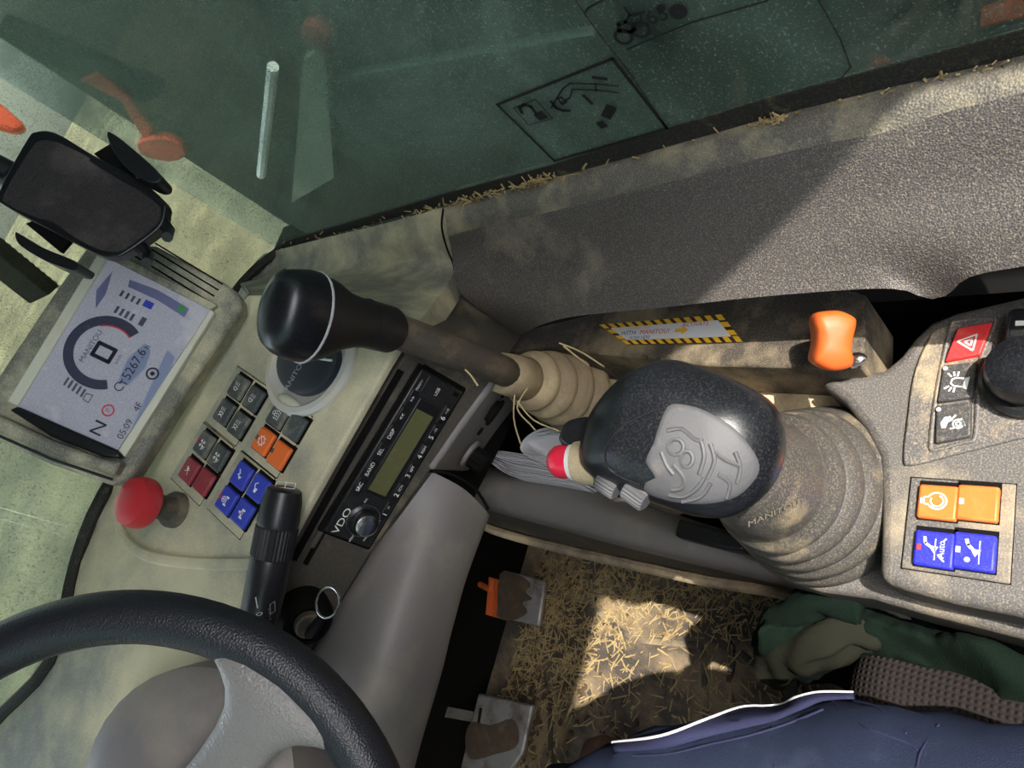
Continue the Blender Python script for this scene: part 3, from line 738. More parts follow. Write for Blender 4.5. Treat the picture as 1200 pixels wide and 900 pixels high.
b.text(S0, 'N', *sx(116, 502), .0165, .0006, 1.2); b.text(S0, '05:09', *sx(147, 503), .009, .0008); b.text(S0, '4F', *sx(162, 477), .009, .0008)
b.arc(S0, *sx(140, 453), .0035, .0045, 0, 300, 16, .0008); b.arc(S0, *sx(179, 438), .0045, .0062, 0, 360, 20, .0008); b.arc(S0, *sx(179, 438), 0, .0022, 0, 360, 10, .0008)
build('dark_lettering', b, M['scr_dark'], SCR, recalc=False)
b = MB()
q = [(138, 448), (150, 420), (170, 402), (177, 412), (170, 432), (150, 452)]
b.poly(S0, [sx(*p) for p in q], .0004)
b.poly(S0, [sx(*p) for p in [(150, 512), (196, 410), (205, 418), (200, 435), (158, 515)]], .0004)
build('light_panel', b, M['scr_blue'], SCR, recalc=False)
b = MB(); b.poly(S0, [sx(*p) for p in [(152, 328), (185, 340), (222, 362), (216, 372), (185, 352), (150, 336)]], .0004)
b.poly(S0, [sx(*p) for p in [(113, 340), (132, 318), (124, 345), (112, 362)]], .0004)
build('violet_band', b, M['scr_band'], SCR, recalc=False)
b = MB()
for i in range(5):
    u, v = sx(78 + i * 4.9, 447 + i * 3.4); b.line(S0, [(u - .0035, v), (u + .0035, v)], .0022, .0006)
for i in range(4):
    u, v = sx(137 + i * 6, 363 + i * 3); b.line(S0, [(u - .003, v), (u + .003, v)], .0028, .0006)
    u, v = sx(143 + i * 6.5, 344 + i * 3.2); b.line(S0, [(u - .0025, v), (u + .0025, v)], .0026, .0006)
u, v = sx(165, 376); b.line(S0, [(u - .003, v - .002), (u + .003, v - .002)], .005, .0006)
u, v = sx(103, 466); b.line(S0, [(u - .004, v - .003), (u + .004, v - .003), (u + .003, v + .003), (u - .003, v + .003)], .0009, .0006, True)
build('bar_graph', b, M['scr_bar'], SCR, recalc=False)['kind'] = 'stuff'
u, v = sx(174, 357); build('blue_icon', MB().box(S0, u - .0035, u + .0035, v - .0045, v + .0045, 0, .0006), M['btn_blue'], SCR)
u, v = sx(213, 362); build('green_icon', MB().arc(S0, u, v, 0, .0035, h=.0008), mat('green_print', (60, 150, 70), .4), SCR, recalc=False)

# ------------------------------------------------------------------ phone holder
HF = Fr(D(95, 228, .60), (.95, -.25, -.1), (.16, .62, .77))
hp = lambda px, py, w=0: HF.at(px, py, w)
t = thing('phone_holder', hp(95, 228, -.05), 'empty black phone holder with two side clamps above the monitor', 'phone holder')
out_ = smooth_closed([hp(*p) for p in [(-2, 225), (30, 165), (42, 154), (66, 156), (110, 182), (160, 208), (191, 234), (194, 248), (186, 268), (148, 296), (132, 301), (112, 297), (60, 270), (4, 240)]], 5)
build('cradle', MB().prism(out_, -HF.az * .014), M['blackgloss'], t, bevel=.003, seg=3)
in_ = smooth_closed([hp(*p, .0005) for p in [(4, 228), (36, 174), (48, 165), (66, 166), (104, 184), (107, 190), (150, 216), (162, 222), (186, 240), (188, 250), (182, 264), (148, 291), (132, 295), (112, 291), (82, 275), (62, 260), (40, 254), (10, 240)]], 4)
build('pad', MB().prism(in_, -HF.az * .003), M['cradlepad'], t, bevel=.001)
def clamp(a, pts, foot):
    c_ = build('clamp_arm', MB().prism(smooth_closed([hp(*p, .022) for p in pts], 5), -HF.az * .026), M['blackgloss'], t, bevel=.002)
    build('slide', MB().prism([hp(*p, -.006) for p in foot], -HF.az * .006), M['blackmatte'], t)
clamp(0, [(125, 155), (135, 158), (160, 178), (184, 200), (188, 210), (180, 214), (165, 208), (146, 194), (130, 172)], [(110, 180), (130, 168), (160, 200), (150, 212)])
clamp(1, [(18, 272), (24, 275), (50, 290), (88, 306), (91, 314), (82, 316), (50, 304), (22, 286)], [(30, 262), (48, 255), (85, 278), (70, 295)])
for a_, b_ in (((188, 258), (198, 270)), ((164, 288), (174, 300))):
    p0, p1 = hp(*a_, -.006), hp(*b_, -.004)
    build('foot', MB().tube([p0, p1, hp(b_[0] - 2, b_[1] + 8, .012)], [.006, .005, .0045], 8), M['blackgloss'], t)
build('stem', MB().tube([hp(60, 220, -.012), hp(20, 210, -.05), hp(-40, 178, -.04)], [.016, .013, .012], 12), M['black'], t)
build('ball_joint', MB().ball(Fr(hp(50, 220, -.025), HF.ax, HF.ay), .02, .02, .02), M['black'], t)

# ------------------------------------------------------------------ gear lever
lp = [D(690, 463, .90), D(640, 452, .81), D(600, 440, .75), D(575, 428, .69), D(520, 408, .645), D(455, 385, .605), D(400, 372, .57)]
t = thing('gear_lever', lp[0], 'tall lever with black and dark grey knob and corrugated tan boot', 'lever')
la = (lp[2] - lp[0]).normalized()
build('shaft', MB().tube(smooth_open([lp[2], lp[3], lp[4], lp[5], lp[6]], 4), .0155, 16), M['rod'], t)
bf = Fr(lp[0], (0, 1, 0), (1, 0, 0)); bf = Fr(lp[0], V((0, 1, 0)).cross(la).cross(la) * -1, V((0, 1, 0)).cross(la))
if bf.az.dot(la) < 0: bf = Fr(lp[0], bf.ay, bf.ax)
LB = (lp[2] - lp[0]).length
prof = [(.060, -.025), (.058, -.012)]
for i in range(5):
    h0 = i * LB * .17; R = .052 - i * .0055
    prof += [(R - .010, h0), (R - .001, h0 + LB * .03), (R + .004, h0 + LB * .07), (R + .003, h0 + LB * .11), (R - .004, h0 + LB * .145), (R - .012, h0 + LB * .16)]
prof += [(.024, LB * .86), (.023, LB * 1.0), (.021, LB * 1.12), (.0165, LB * 1.13)]
build('rubber_boot', MB().lathe(bf, prof, 36), M['tan'], t, angle=70)
build('mounting_plate', MB().box(bf, -.066, .066, -.066, .066, -.03, -.018), M['tan'], t, bevel=.006, seg=3)
ka = (D(345, 358, .515) - D(455, 386, .60)).normalized()
kf = Fr(D(455, 386, .60), YC - ka * YC.dot(ka), V((0, 0, 1)).cross(ka))
KL = (D(318, 350, .50) - D(455, 386, .60)).length
# grip flares from a round neck to an oblong head
side = (D(352, 312, .52) - D(318, 408, .52)); side = (side - ka * side.dot(ka)).normalized(); oth = ka.cross(side)
kg = Fr(D(455, 386, .60), side, oth)
if kg.az.dot(ka) < 0: kg = Fr(kg.o, side, -oth)
def oval(a, bb, h, cx=0, n=32): return [kg(cx + a * math.cos(q) * (1 + .0), bb * math.sin(q), h) for q in (2 * math.pi * j / n for j in range(n))]
build('collar', MB().rings([oval(.0185, .0185, -.004), oval(.02, .02, .0), oval(.02, .02, .028), oval(.0205, .0195, KL * .25)]), M['smoke'], t, angle=60)
build('grip', MB().rings([oval(.0195, .0185, KL * .18), oval(.0205, .0195, KL * .32, -.001), oval(.024, .0205, KL * .45, -.003), oval(.031, .022, KL * .57, -.005), oval(.0338, .023, KL * .66, -.006), oval(.0345, .0232, KL * .70, -.006)]), M['smoke'], t, angle=60)
build('seam_ring', MB().rings([oval(.0345, .0232, KL * .695, -.006), oval(.0356, .0243, KL * .702, -.006), oval(.0356, .0243, KL * .712, -.006), oval(.0345, .0232, KL * .718, -.006)]), M['printdim'], t)
build('cap', MB().rings([oval(.0348, .0234, KL * .713, -.006), oval(.0345, .0236, KL * .80, -.006), oval(.0315, .0225, KL * .90, -.006), oval(.028, .019, KL * .965, -.005), oval(.018, .012, KL * 1.0, -.005), oval(.006, .004, KL * 1.012, -.005)]), M['blackgloss'], t, angle=70)

# ------------------------------------------------------------------ side console beside the driver
t = thing('side_console', V((.25, .3, H - .9)), 'long dusty side console tray between the wall panel and the floor', 'console')
build('tray_floor', wbox(.13, .37, -.3, .66, H - .80, H - .765), M['blackmatte'], t)
ledge_px = [(560, 400), (700, 366), (860, 345), (975, 333), (1015, 345), (1012, 430), (980, 431), (830, 428), (700, 414), (640, 408), (600, 414)]
build('upper_ledge', MB().prism([Z(p[0], p[1], -.55) for p in ledge_px], V((0, 0, -.08))), M['ledgedark'], t, bevel=.003)
base_px = [(600, 430), (640, 420), (700, 425), (760, 440), (770, 490), (722, 500), (660, 520), (606, 470)]
build('boot_base', MB().prism([Z(p[0], p[1], -.675) for p in base_px], V((0, 0, -.10))), M['tray'], t, bevel=.004)
step_px = [(715, 417), (830, 429), (1000, 432), (1250, 426), (1250, 560), (960, 540), (840, 530), (760, 490)]
build('lower_ledge', MB().prism([Z(p[0], p[1], -.612) for p in step_px], V((0, 0, -.10))), M['tray'], t, bevel=.004)
ra = [Z(p[0], p[1], -.705) for p in [(540, 545), (575, 550), (640, 560), (720, 588), (800, 612), (870, 636), (960, 670), (1060, 700)]]
rb_ = [Z(p[0], p[1], -.682) for p in [(540, 556), (575, 565), (645, 578), (722, 604), (802, 630), (872, 652), (960, 684), (1060, 715)]]
rc = [Z(p[0], p[1], -.690) for p in [(548, 578), (577, 590), (650, 610), (730, 633), (812, 654), (895, 674), (980, 700), (1070, 730)]]
rd = [Z(p[0], p[1], -.715) for p in [(550, 585), (577, 599), (650, 619), (735, 642), (820, 663), (908, 684), (990, 708), (1080, 738)]]
rr = [resample(smooth_open(r, 5), 30) for r in (ra, rb_, rc, rd)]
cc = [resample(smooth_open([r[j] for r in rr], 5), 12) for j in range(30)]
build('front_rim', MB().grid(cc, V((.01, 0, -.03))), M['grey'], t, angle=60)
re_ = [Z(p[0], p[1], -.775) for p in [(552, 600), (578, 615), (650, 634), (742, 655), (830, 674), (922, 690), (1000, 715), (1090, 745)]]
build('kick_strip', MB().grid([rr[3], resample(smooth_open(re_, 5), 30)], V((.02, 0, -.02))), M['rod'], t)
rg = [Z(p[0], p[1], -.80) for p in [(552, 606), (578, 621), (650, 641), (742, 662), (830, 681), (922, 696), (1000, 722), (1090, 750)]]
build('lower_lip', MB().tube(smooth_open(rg, 4), .007, 8), M['tray'], t)
build('dark_slot', MB().prism([Z(p[0], p[1], -.668) for p in [(795, 607), (868, 628), (872, 645), (850, 643), (790, 628)]], V((0, 0, -.03))), M['black'], t, bevel=.003)
sr0 = [radio(507, 552, .004), radio(545, 497, .004), radio(582, 447, .004)]
sr1 = [Z(563, 550, -.66), Z(588, 505, -.645), Z(614, 452, -.62)]
spf = Fr((sr0[1] + sr1[1]) / 2, sr0[2] - sr0[0], sr0[1] - sr1[1])
sp_t = build('socket_panel', MB().grid([sr0, [a.lerp(c_, .5) + spf.az * .004 for a, c_ in zip(sr0, sr1)], sr1], -spf.az * .02), M['grey'], t, bevel=.003)
f = Fr(spf.at(579, 483, .006), spf.ax, spf.ay); build('socket', MB().lathe(f, [(.013, 0), (.013, .003), (.011, .003), (.010, -.004)], 24, 1.3, .85), M['blackmatte'], sp_t)
for p in ((590, 461), (562, 505)):
    f = Fr(spf.at(*p, .006), spf.ax, spf.ay); build('screw', MB().lathe(f, [(.005, 0), (.005, .002), (.003, .0025)], 14), M['blackmatte'], sp_t)
f = Fr(spf.at(549, 531, .006), spf.ax, spf.ay)
k_ = build('rotary_knob', MB().lathe(f, [(.017, 0), (.017, .004), (.0145, .005)], 24), M['grey'], sp_t)
b = MB()
rg_ = []
for r_i, h_ in ((.0135, .004), (.0135, .02), (.012, .022), (.004, .0225)):
    rg_.append([f(r_i * (1 if j % 4 < 2 else .88) * math.cos(2 * math.pi * j / 32), r_i * (1 if j % 4 < 2 else .88) * math.sin(2 * math.pi * j / 32), h_) for j in range(32)])
build('knob_cap', b.rings(rg_), M['blackmatte'], sp_t)

# folded booklet stuffed in the tray
t = thing('booklet', Z(620, 545, -.76), 'white folded booklet stuffed in the side tray under the red button', 'booklet')
for i in range(11):
    z_ = -.650 - i * .0012 + .003 * (i % 3)
    pth = smooth_open([Z(572 + (i * 5) % 7, 528 + i * 1.3, z_), Z(596, 530 + i * 2.6, z_ - .004), Z(630, 537 + i * 2.5, z_ - .008), Z(672, 552 + i * 1.6, z_ - .012)], 4)
    build('page', MB().grid([pth, [p + V((.002 * math.sin(i * 2), 0, -.05)) for p in pth]], V((.0007, -.0003, 0))), M['paper'], t)
for i in range(6):
    k2 = i * 2.0; z_ = -.648 - .002 * (i % 2)
    pth = smooth_open([Z(705, 496 + k2, z_), Z(655, 500 + k2, z_), Z(628 + k2 * .3, 505 + k2, z_), Z(611 + k2, 519, z_), Z(614 + k2, 532 - k2 * .5, z_), Z(645, 546 - k2 * .8, z_)], 5)
    build('page', MB().grid([pth, [p + V((0, 0, -.055)) for p in pth]], V((.0008, -.0003, 0))), M['paper'], t)
f = Fr(Z(644, 557, -.663), Z(656, 560, -.663) - Z(632, 554, -.663), (0, .2, 1))
build('lettering', MB().text(f, 'MANITOU', 0, 0, .009, .003), M['redtext'], t)

# sticker on the ledge
q4 = [Z(703, 381, -.5495), Z(735, 404, -.5495), Z(871, 401, -.5495), Z(846, 369, -.5495)]      # far-left, near-left, near-right, far-right
def bil(s, tt): return q4[0].lerp(q4[3], s).lerp(q4[1].lerp(q4[2], s), tt)
st = thing('warning_sticker', bil(.5, .5), 'white sticker with yellow and black hazard border lying along the dark ledge', 'sticker')
build('backing', MB().prism([q + V((0, 0, .0006)) for q in q4], V((0, 0, -.001))), M['stripeblack'], st)
iw, it = .055, .2
build('white_field', MB().prism([bil(iw, it) + V((0, 0, .0012)), bil(iw, 1 - it) + V((0, 0, .0012)), bil(1 - iw, 1 - it) + V((0, 0, .0012)), bil(1 - iw, it) + V((0, 0, .0012))], V((0, 0, -.0008))), M['white'], st)
for side_ in (0, 1):
    for i in range(13):
        s0 = i / 12.6; s1 = s0 + .046
        t0, t1 = (0, it) if side_ == 0 else (1 - it, 1)
        build('yellow_stripe', MB().prism([bil(s0, t0) + V((0, 0, .0012)), bil(s1, t0) + V((0, 0, .0012)), bil(s1, t1) + V((0, 0, .0012)), bil(s0, t1) + V((0, 0, .0012))], V((0, 0, -.0006))), M['yellow'], st)
for s0, s1 in ((0, iw), (1 - iw, 1)):
    for i in range(2):
        t0 = .28 + i * .3; t1 = t0 + .17
        build('yellow_stripe', MB().prism([bil(s0, t0) + V((0, 0, .0012)), bil(s1, t0) + V((0, 0, .0012)), bil(s1, t1) + V((0, 0, .0012)), bil(s0, t1) + V((0, 0, .0012))], V((0, 0, -.0006))), M['yellow'], st)
def skew_text(tx, s, tt, size, m_, nm='lettering'):
    ax = (bil(.9, .5) - bil(.1, .5)); ay = bil(.5, .1) - bil(.5, .9); o = bil(s, tt) + V((0, 0, .0016))
    f = Fr(o, ax, ay); build(nm, MB().text(f, tx, 0, 0, size, 0), m_, st, recalc=False)
skew_text('WITH', .15, .5, .0075, M['bluetext']); skew_text('MANITOU!', .385, .5, .0075, M['redtext']); skew_text('STAY CONNECTED', .24, .29, .0055, M['yellow']); skew_text('SCAN HERE', .2, .72, .005, M['bluetext'])
skew_text('ACTIVATE', .76, .3, .0065, M['redtext'])
f = Fr(bil(.61, .5) + V((0, 0, .0016)), bil(.9, .5) - bil(.1, .5), bil(.5, .1) - bil(.5, .9))
b = MB().poly(f, [(-.007, -.002), (.001, -.002), (.001, -.005), (.008, 0), (.001, .005), (.001, .002), (-.007, .002)], 0)
build('arrow', b, M['yellow'], st, recalc=False)

# orange lever handle
o0 = D(978, 400, .545)
t = thing('orange_lever', Z(990, 420, -.55), 'orange plastic lever handle standing at the dark gap beside the armrest', 'lever')
ofr = Fr(o0, YC, -XC)
ofr = Fr(o0, (.9, -.1, .42), (.05, .75, .66))
op = [(957, 369), (966, 365), (985, 364), (1001, 371), (1003, 380), (999, 398), (998, 412), (1000, 424), (995, 432), (975, 435), (958, 428), (954, 421), (957, 405), (957, 390), (955, 379)]
oc = smooth_closed([ofr.at(*p) for p in op], 4); cen = sum(oc, V((0, 0, 0))) / len(oc)
build('handle', MB().rings([[cen + (p - cen) * s_ + ofr.az * w_ for p in oc] for s_, w_ in ((.8, -.024), (.95, -.021), (1, -.014), (1, -.004), (.95, .003), (.8, .006), (.4, .0075))]), M['orange'], t, angle=60)
build('stem', MB().tube([cen - ofr.az * .02, Z(1000, 425, -.545), Z(1000, 425, -.59)], .005, 10), M['chrome'], t)
build('stem_tip', MB().ball(Fr(Z(1004, 421, -.54), (1, 0, 0), (0, 1, 0)), .006, .008, .005), M['chrome'], t)

# ------------------------------------------------------------------ armrest with controls
AZ = -.57
arm = thing('armrest_console', Z(1120, 560, -.72), 'dusty grey armrest control console on the right with buttons', 'armrest')
ap = [(958, 447), (1000, 438), (1035, 432), (1055, 415), (1070, 395), (1090, 376), (1120, 364), (1200, 345), (1420, 295), (1420, 780), (1200, 722), (1120, 706), (1060, 690), (1029, 680), (1031, 600), (1029, 535), (1013, 502), (988, 470)]
build('body', MB().prism([Z(p[0], p[1], AZ) for p in ap], V((0, 0, -.05))), M['armrest'], arm, bevel=.008, seg=3)
lp_ = [(903, 500), (930, 460), (960, 448), (1030, 470), (1060, 560), (1060, 640), (1420, 800), (1420, 830), (1200, 748), (1075, 716), (1020, 700), (960, 692), (905, 674), (868, 640), (862, 600), (876, 550)]
build('lower_shell', MB().prism([Z(p[0], p[1], -.615) for p in lp_], V((0, 0, -.06))), M['armrest'], arm, bevel=.008, seg=3)
pp = smooth_closed([Z(p[0], p[1], AZ + .003) for p in [(1086, 400), (1105, 382), (1200, 362), (1300, 345), (1300, 490), (1200, 512), (1120, 532), (1066, 545), (1058, 535), (1062, 495), (1070, 440)]], 4)
build('switch_plate', MB().prism(pp, V((0, 0, -.006))), M['armplate'], arm, bevel=.0015)
rim = smooth_closed([Z(p[0], p[1], AZ + .0035) for p in [(1113, 388), (1122, 377), (1160, 374), (1166, 380), (1150, 420), (1146, 465), (1143, 512), (1130, 518), (1096, 527), (1091, 518), (1098, 460)]], 3)
build('switch_rim', MB().tube(rim + [rim[0]], .0016, 6), M['armplate'], arm)
t = thing('rocker_switch_set', Z(1120, 450, AZ), 'hazard beacon and horn rocker switches in a column on the armrest', 'switches')
def rocker(px4, m_, kind, cpx, s_, led):
    b = MB().prism([Z(p[0], p[1], AZ + .007) for p in px4], V((0, 0, -.008)))
    o = build('rocker', b, m_, t, bevel=.0012)
    f = Fr(Z(cpx[0], cpx[1], AZ + .007), (1, -.12, 0), (.12, 1, 0))
    b = MB(); icon(b, f, kind, s_); build('symbol', b, M['print'], o, recalc=False)
    if led: build('indicator', MB().lathe(Fr(Z(led[0], led[1], AZ + .007), (1, 0, 0), (0, 1, 0)), [(.0018, 0), (.0018, .0006), (.001, .0008)], 12), M['printdim'], o)
rocker([(1122, 384), (1163, 377), (1149, 415), (1107, 423)], M['btn_hazard'], 'hazard', (1134, 401), .0098, None)
rocker([(1105, 428), (1145, 423), (1140, 465), (1098, 471)], M['btn_black'], 'beacon', (1122, 448), .0098, (1108, 432))
rocker([(1097, 475), (1138, 470), (1137, 511), (1096, 519)], M['btn_black'], 'horn', (1115, 495), .0105, (1100, 480))
t = thing('armrest_switch_pad', Z(1120, 616, AZ), 'armrest pad of two orange and two blue push buttons', 'switch pad')
f = Fr(Z(1119, 617, AZ), (1, .02, 0), (-.02, 1, 0))
us = .034
build('base_plate', MB().box(f, -.035, .034, -.0345, .031, -.003, .0016), M['armrest'], t, bevel=.001)
b = MB().line(f, [(-.035, -.0345), (.034, -.0345), (.034, .031), (-.035, .031)], .0012, .0006, True); build('gap', b, M['blackmatte'], t)
for p, m_, k_, l_ in (((1098, 588), M['btn_orange'], 'engine', M['printdim']), ((1145, 589), M['btn_orange'], None, M['printdim']), ((1094, 643), M['btn_blue2'], 'auto', M['btn_red']), ((1141, 646), M['btn_blue2'], 'bucket', M['printdim'])):
    u, v = f.px(*p, .006); ff = Fr(f(u, v), f.ax, f.ay)
    build('button_well', MB().box(ff, -.0135, .0165, -.0132, .0132, 0, .002), M['blackmatte'], t)
    button(t, ff, .0128, .0126, .006, m_, k_, l_, .0098)
t = thing('rotary_control', Z(1200, 440, AZ), 'black rotary control knob at the right edge of the armrest', 'knob')
f = Fr(Z(1206, 446, AZ + .004), (1, 0, 0), (0, 1, 0))
build('base_ring', MB().lathe(f, [(.030, 0), (.030, .006), (.027, .009)], 32), M['black'], t)
build('knob', MB().lathe(f, [(.024, .008), (.0245, .02), (.022, .028), (.014, .031), (.003, .030)], 32), M['blackgloss'], t)
f2 = Fr(Z(1207, 392, AZ + .004), (1, 0, 0), (0, 1, 0))
build('key_block', MB().box(f2, -.014, .014, -.012, .012, 0, .018), M['black'], t, bevel=.004)
build('mark', MB().box(f2, -.002, .002, -.002, .006, .018, .0186), M['print'], t)

# ------------------------------------------------------------------ joystick
jc = D(798, 512, .435)
JF = Fr(jc, (.96, -.18, .2), (.14, .93, .25))
jp = [(681, 545), (684, 505), (702, 470), (735, 438), (782, 421), (828, 432), (872, 450), (906, 474), (919, 512), (912, 552), (888, 586), (850, 606), (808, 604), (758, 588), (712, 570)]
jo = smooth_closed([JF.at(*p) for p in jp], 4)
jcen = sum(jo, V((0, 0, 0))) / len(jo)
JS = [(.30, -.075), (.45, -.062), (.66, -.046), (.85, -.032), (.96, -.018), (1, -.005), (.985, .003), (.93, .010), (.82, .017), (.66, .023), (.45, .0275), (.2, .0295), (.05, .030)]
joy = thing('joystick', Z(965, 585, -.61), 'black joystick with worn grey palm pad red button and corrugated boot', 'joystick')
build('grip', MB().rings([[jcen + (p - jcen) * s_ + JF.az * w_ for p in jo] for s_, w_ in JS]), M['blackgloss'], joy, angle=70)
jpol = [((p - jcen).dot(JF.ax), (p - jcen).dot(JF.ay)) for p in jo]
def jw(u, v):
    a = math.atan2(v, u); best = None
    for (x0, y0), (x1, y1) in zip(jpol, jpol[1:] + jpol[:1]):
        dx, dy = math.cos(a), math.sin(a); ex, ey = x1 - x0, y1 - y0
        den = dx * ey - dy * ex
        if abs(den) < 1e-12: continue
        r = (x0 * ey - y0 * ex) / den; q = (x0 * dy - y0 * dx) / den
        if r > 0 and -1e-6 <= q <= 1 + 1e-6: best = r
    s_ = math.hypot(u, v) / (best or 1)
    top = [x for x in JS if x[1] >= -.0051][::-1]
    for (a0, w0), (a1, w1) in zip(top, top[1:]):
        if s_ <= a1: return w0 + (w1 - w0) * max(0, (s_ - a0)) / (a1 - a0)
    return -.005
J0 = Fr(jcen, JF.ax, JF.ay)
def jsurf(px, py, off=.0):
    w = .02
    for _ in range(6):
        p = PL(px, py, jcen + JF.az * w, JF.az) - jcen
        u, v = p.dot(JF.ax), p.dot(JF.ay); w = jw(u, v)
    return J0(u, v, w + off)
padp = [(783, 476), (800, 474), (826, 481), (858, 500), (880, 524), (890, 545), (885, 562), (864, 582), (834, 590), (800, 590), (772, 584), (756, 576), (757, 566), (768, 560), (757, 541), (766, 520), (772, 500)]
pc = (820, 535)
padp = smooth_closed([V((x, y, 0)) for x, y in padp], 3)
rr = []
for s_, of in ((1.0, .0003), (.985, .0012), (.9, .0014), (.75, .0014), (.5, .0014), (.25, .0014), (.05, .0014)):
    rr.append([jsurf(pc[0] + (q.x - pc[0]) * s_, pc[1] + (q.y - pc[1]) * s_, of) for q in padp])
pm = build('palm_pad', MB().rings(rr, False, True), M['padgrey'], joy, angle=60)
rel = [[(793 + 9 * math.cos(a), 524 + 9 * math.sin(a)) for a in [i * .35 for i in range(19)]], [(806 + 7 * math.cos(a), 538 + 9 * math.sin(a)) for a in [i * .35 for i in range(19)]],
       [(790, 545), (802, 560), (800, 572), (788, 574)], [(783, 505), (800, 503), (815, 515), (825, 517)], [(822, 515), (826, 535), (820, 556)], [(833, 520), (838, 540), (830, 560)],
       [(838, 530), (852, 540), (868, 546)], [(842, 556), (856, 566), (852, 584)], [(785, 580), (802, 582), (818, 572), (826, 560)], [(862, 530), (868, 548), (864, 566)], [(800, 588), (822, 582), (834, 566)], [(776, 530), (782, 545), (790, 556)]]
for r in rel:
    build('relief', MB().tube(smooth_open([jsurf(x, y, .0012) for x, y in r], 3), .0014, 6), M['padgrey'], pm)
build('inset_line', MB().tube(smooth_open([jsurf(x, y, .0003) for x, y in [(782, 478), (760, 484), (730, 500), (712, 522), (710, 542), (722, 556), (750, 568)]], 4), .0005, 6), M['black'], joy)
def roller(px0, px1):
    p0, p1 = jsurf(*px0, -.003), jsurf(*px1, -.003)
    ax = (p1 - p0).normalized(); f = Fr(p0, ax.cross(JF.az), JF.az)
    if f.az.dot(ax) < 0: f = Fr(p0, f.ay, f.ax)
    Lr = (p1 - p0).length; n = 40
    b = MB(); rg = []
    for h_, s_ in ((0, .85), (.001, 1), (Lr - .001, 1), (Lr, .85)):
        rg.append([f(.0075 * s_ * (1 if j % 2 else .9) * math.cos(2 * math.pi * j / n), .0075 * s_ * (1 if j % 2 else .9) * math.sin(2 * math.pi * j / n), h_) for j in range(n)])
    build('thumb_roller', b.rings(rg), M['padgrey'], joy, angle=10)
roller((700, 560), (724, 574)); roller((732, 571), (758, 586))
ju = (J0(*J0.px(640, 530)) - J0(*J0.px(700, 530))).normalized()
cb0 = J0.at(686, 541, -.010)
build('button_collar', MB().tube([cb0 - ju * .012, cb0 + ju * .006], [.017, .0142], 20), M['tray'], joy)
build('button_ring', MB().tube([cb0 + ju * .004, cb0 + ju * .010], [.0136, .0124], 20), M['print'], joy)
b0 = cb0 + ju * .0095
bfr = Fr(b0, JF.az, ju.cross(JF.az))
if bfr.az.dot(ju) < 0: bfr = Fr(b0, bfr.ay, bfr.ax)
build('red_button', MB().lathe(bfr, [(.0115, -.001), (.0118, .007), (.0108, .0125), (.0075, .0165), (.003, .018)], 24), M['redbtn'], joy)
tp = [J0.at(*p, -.004) for p in [(690, 540), (655, 520), (655, 505), (664, 492), (690, 488), (705, 500)]]
build('trigger', MB().prism(smooth_closed(tp, 4), -JF.az * .03), M['black'], joy, bevel=.004)
# corrugated boot
jb0, jb1 = Z(962, 578, -.62), D(872, 556, .495)
ax = (jb1 - jb0).normalized(); LJ = (jb1 - jb0).length
f = Fr(jb0, V((1, 0, 0)), V((0, 1, 0)))
rg = []
prof = []
for i in range(5):
    R = .074 - i * .0065; h_ = i * .15
    prof += [(R - .004, h_), (R + .002, h_ + .03), (R + .003, h_ + .06), (R, h_ + .1), (R - .006, h_ + .13)]
prof += [(.042, .78), (.038, .9), (.030, 1.05), (.024, 1.15)]
for r, h_ in prof:
    tilt = min(1, h_ * 1.2); nrm = V((0, 0, 1)).lerp(ax, tilt * .8).normalized()
    fx = V((1, 0, 0)) - nrm * nrm.x; fx.normalize(); fy = nrm.cross(fx); c_ = jb0 + (jb1 - jb0) * h_
    rg.append([c_ + (fx * math.cos(q) * 1.06 + fy * math.sin(q)) * r for q in (2 * math.pi * j / 48 for j in range(48))])
boot_o = build('rubber_boot', MB().rings(rg), M['rubber'], joy, angle=70)
def hit(o, px, py):
    bpy.context.view_layer.update()
    ev = o.evaluated_get(bpy.context.evaluated_depsgraph_get())
    off = wloc(o); r = ray(px, py).normalized()
    ok, loc, nor, _ = ev.ray_cast(C - off, r)
    if ok: return loc + off, nor, True
    # nearest point of the surface to the sight line
    best = None
    for i in range(60):
        p = C - off + r * (.3 + i * .008)
        ok, loc, nor, _ = ev.closest_point_on_mesh(p)
        d_ = (loc - p).length
        if best is None or d_ < best[0]: best = (d_, loc + off, nor)
    return best[1], best[2], False
hp_, hn_, _ = hit(boot_o, 906, 600)
tf = Fr(hp_ + hn_ * .0012, YC * .35 + XC * .93 - hn_ * (YC * .35 + XC * .93).dot(hn_), hn_.cross(YC * .35 + XC * .93))
build('lettering', MB().text(tf, 'MANITOU', 0, 0, .0085, .0), mat('boot_relief', (120, 112, 98), .6), joy)
build('stem', MB().tube([jb1 - ax * .01, jcen - JF.az * .075], [.024, .026], 16), M['black'], joy)

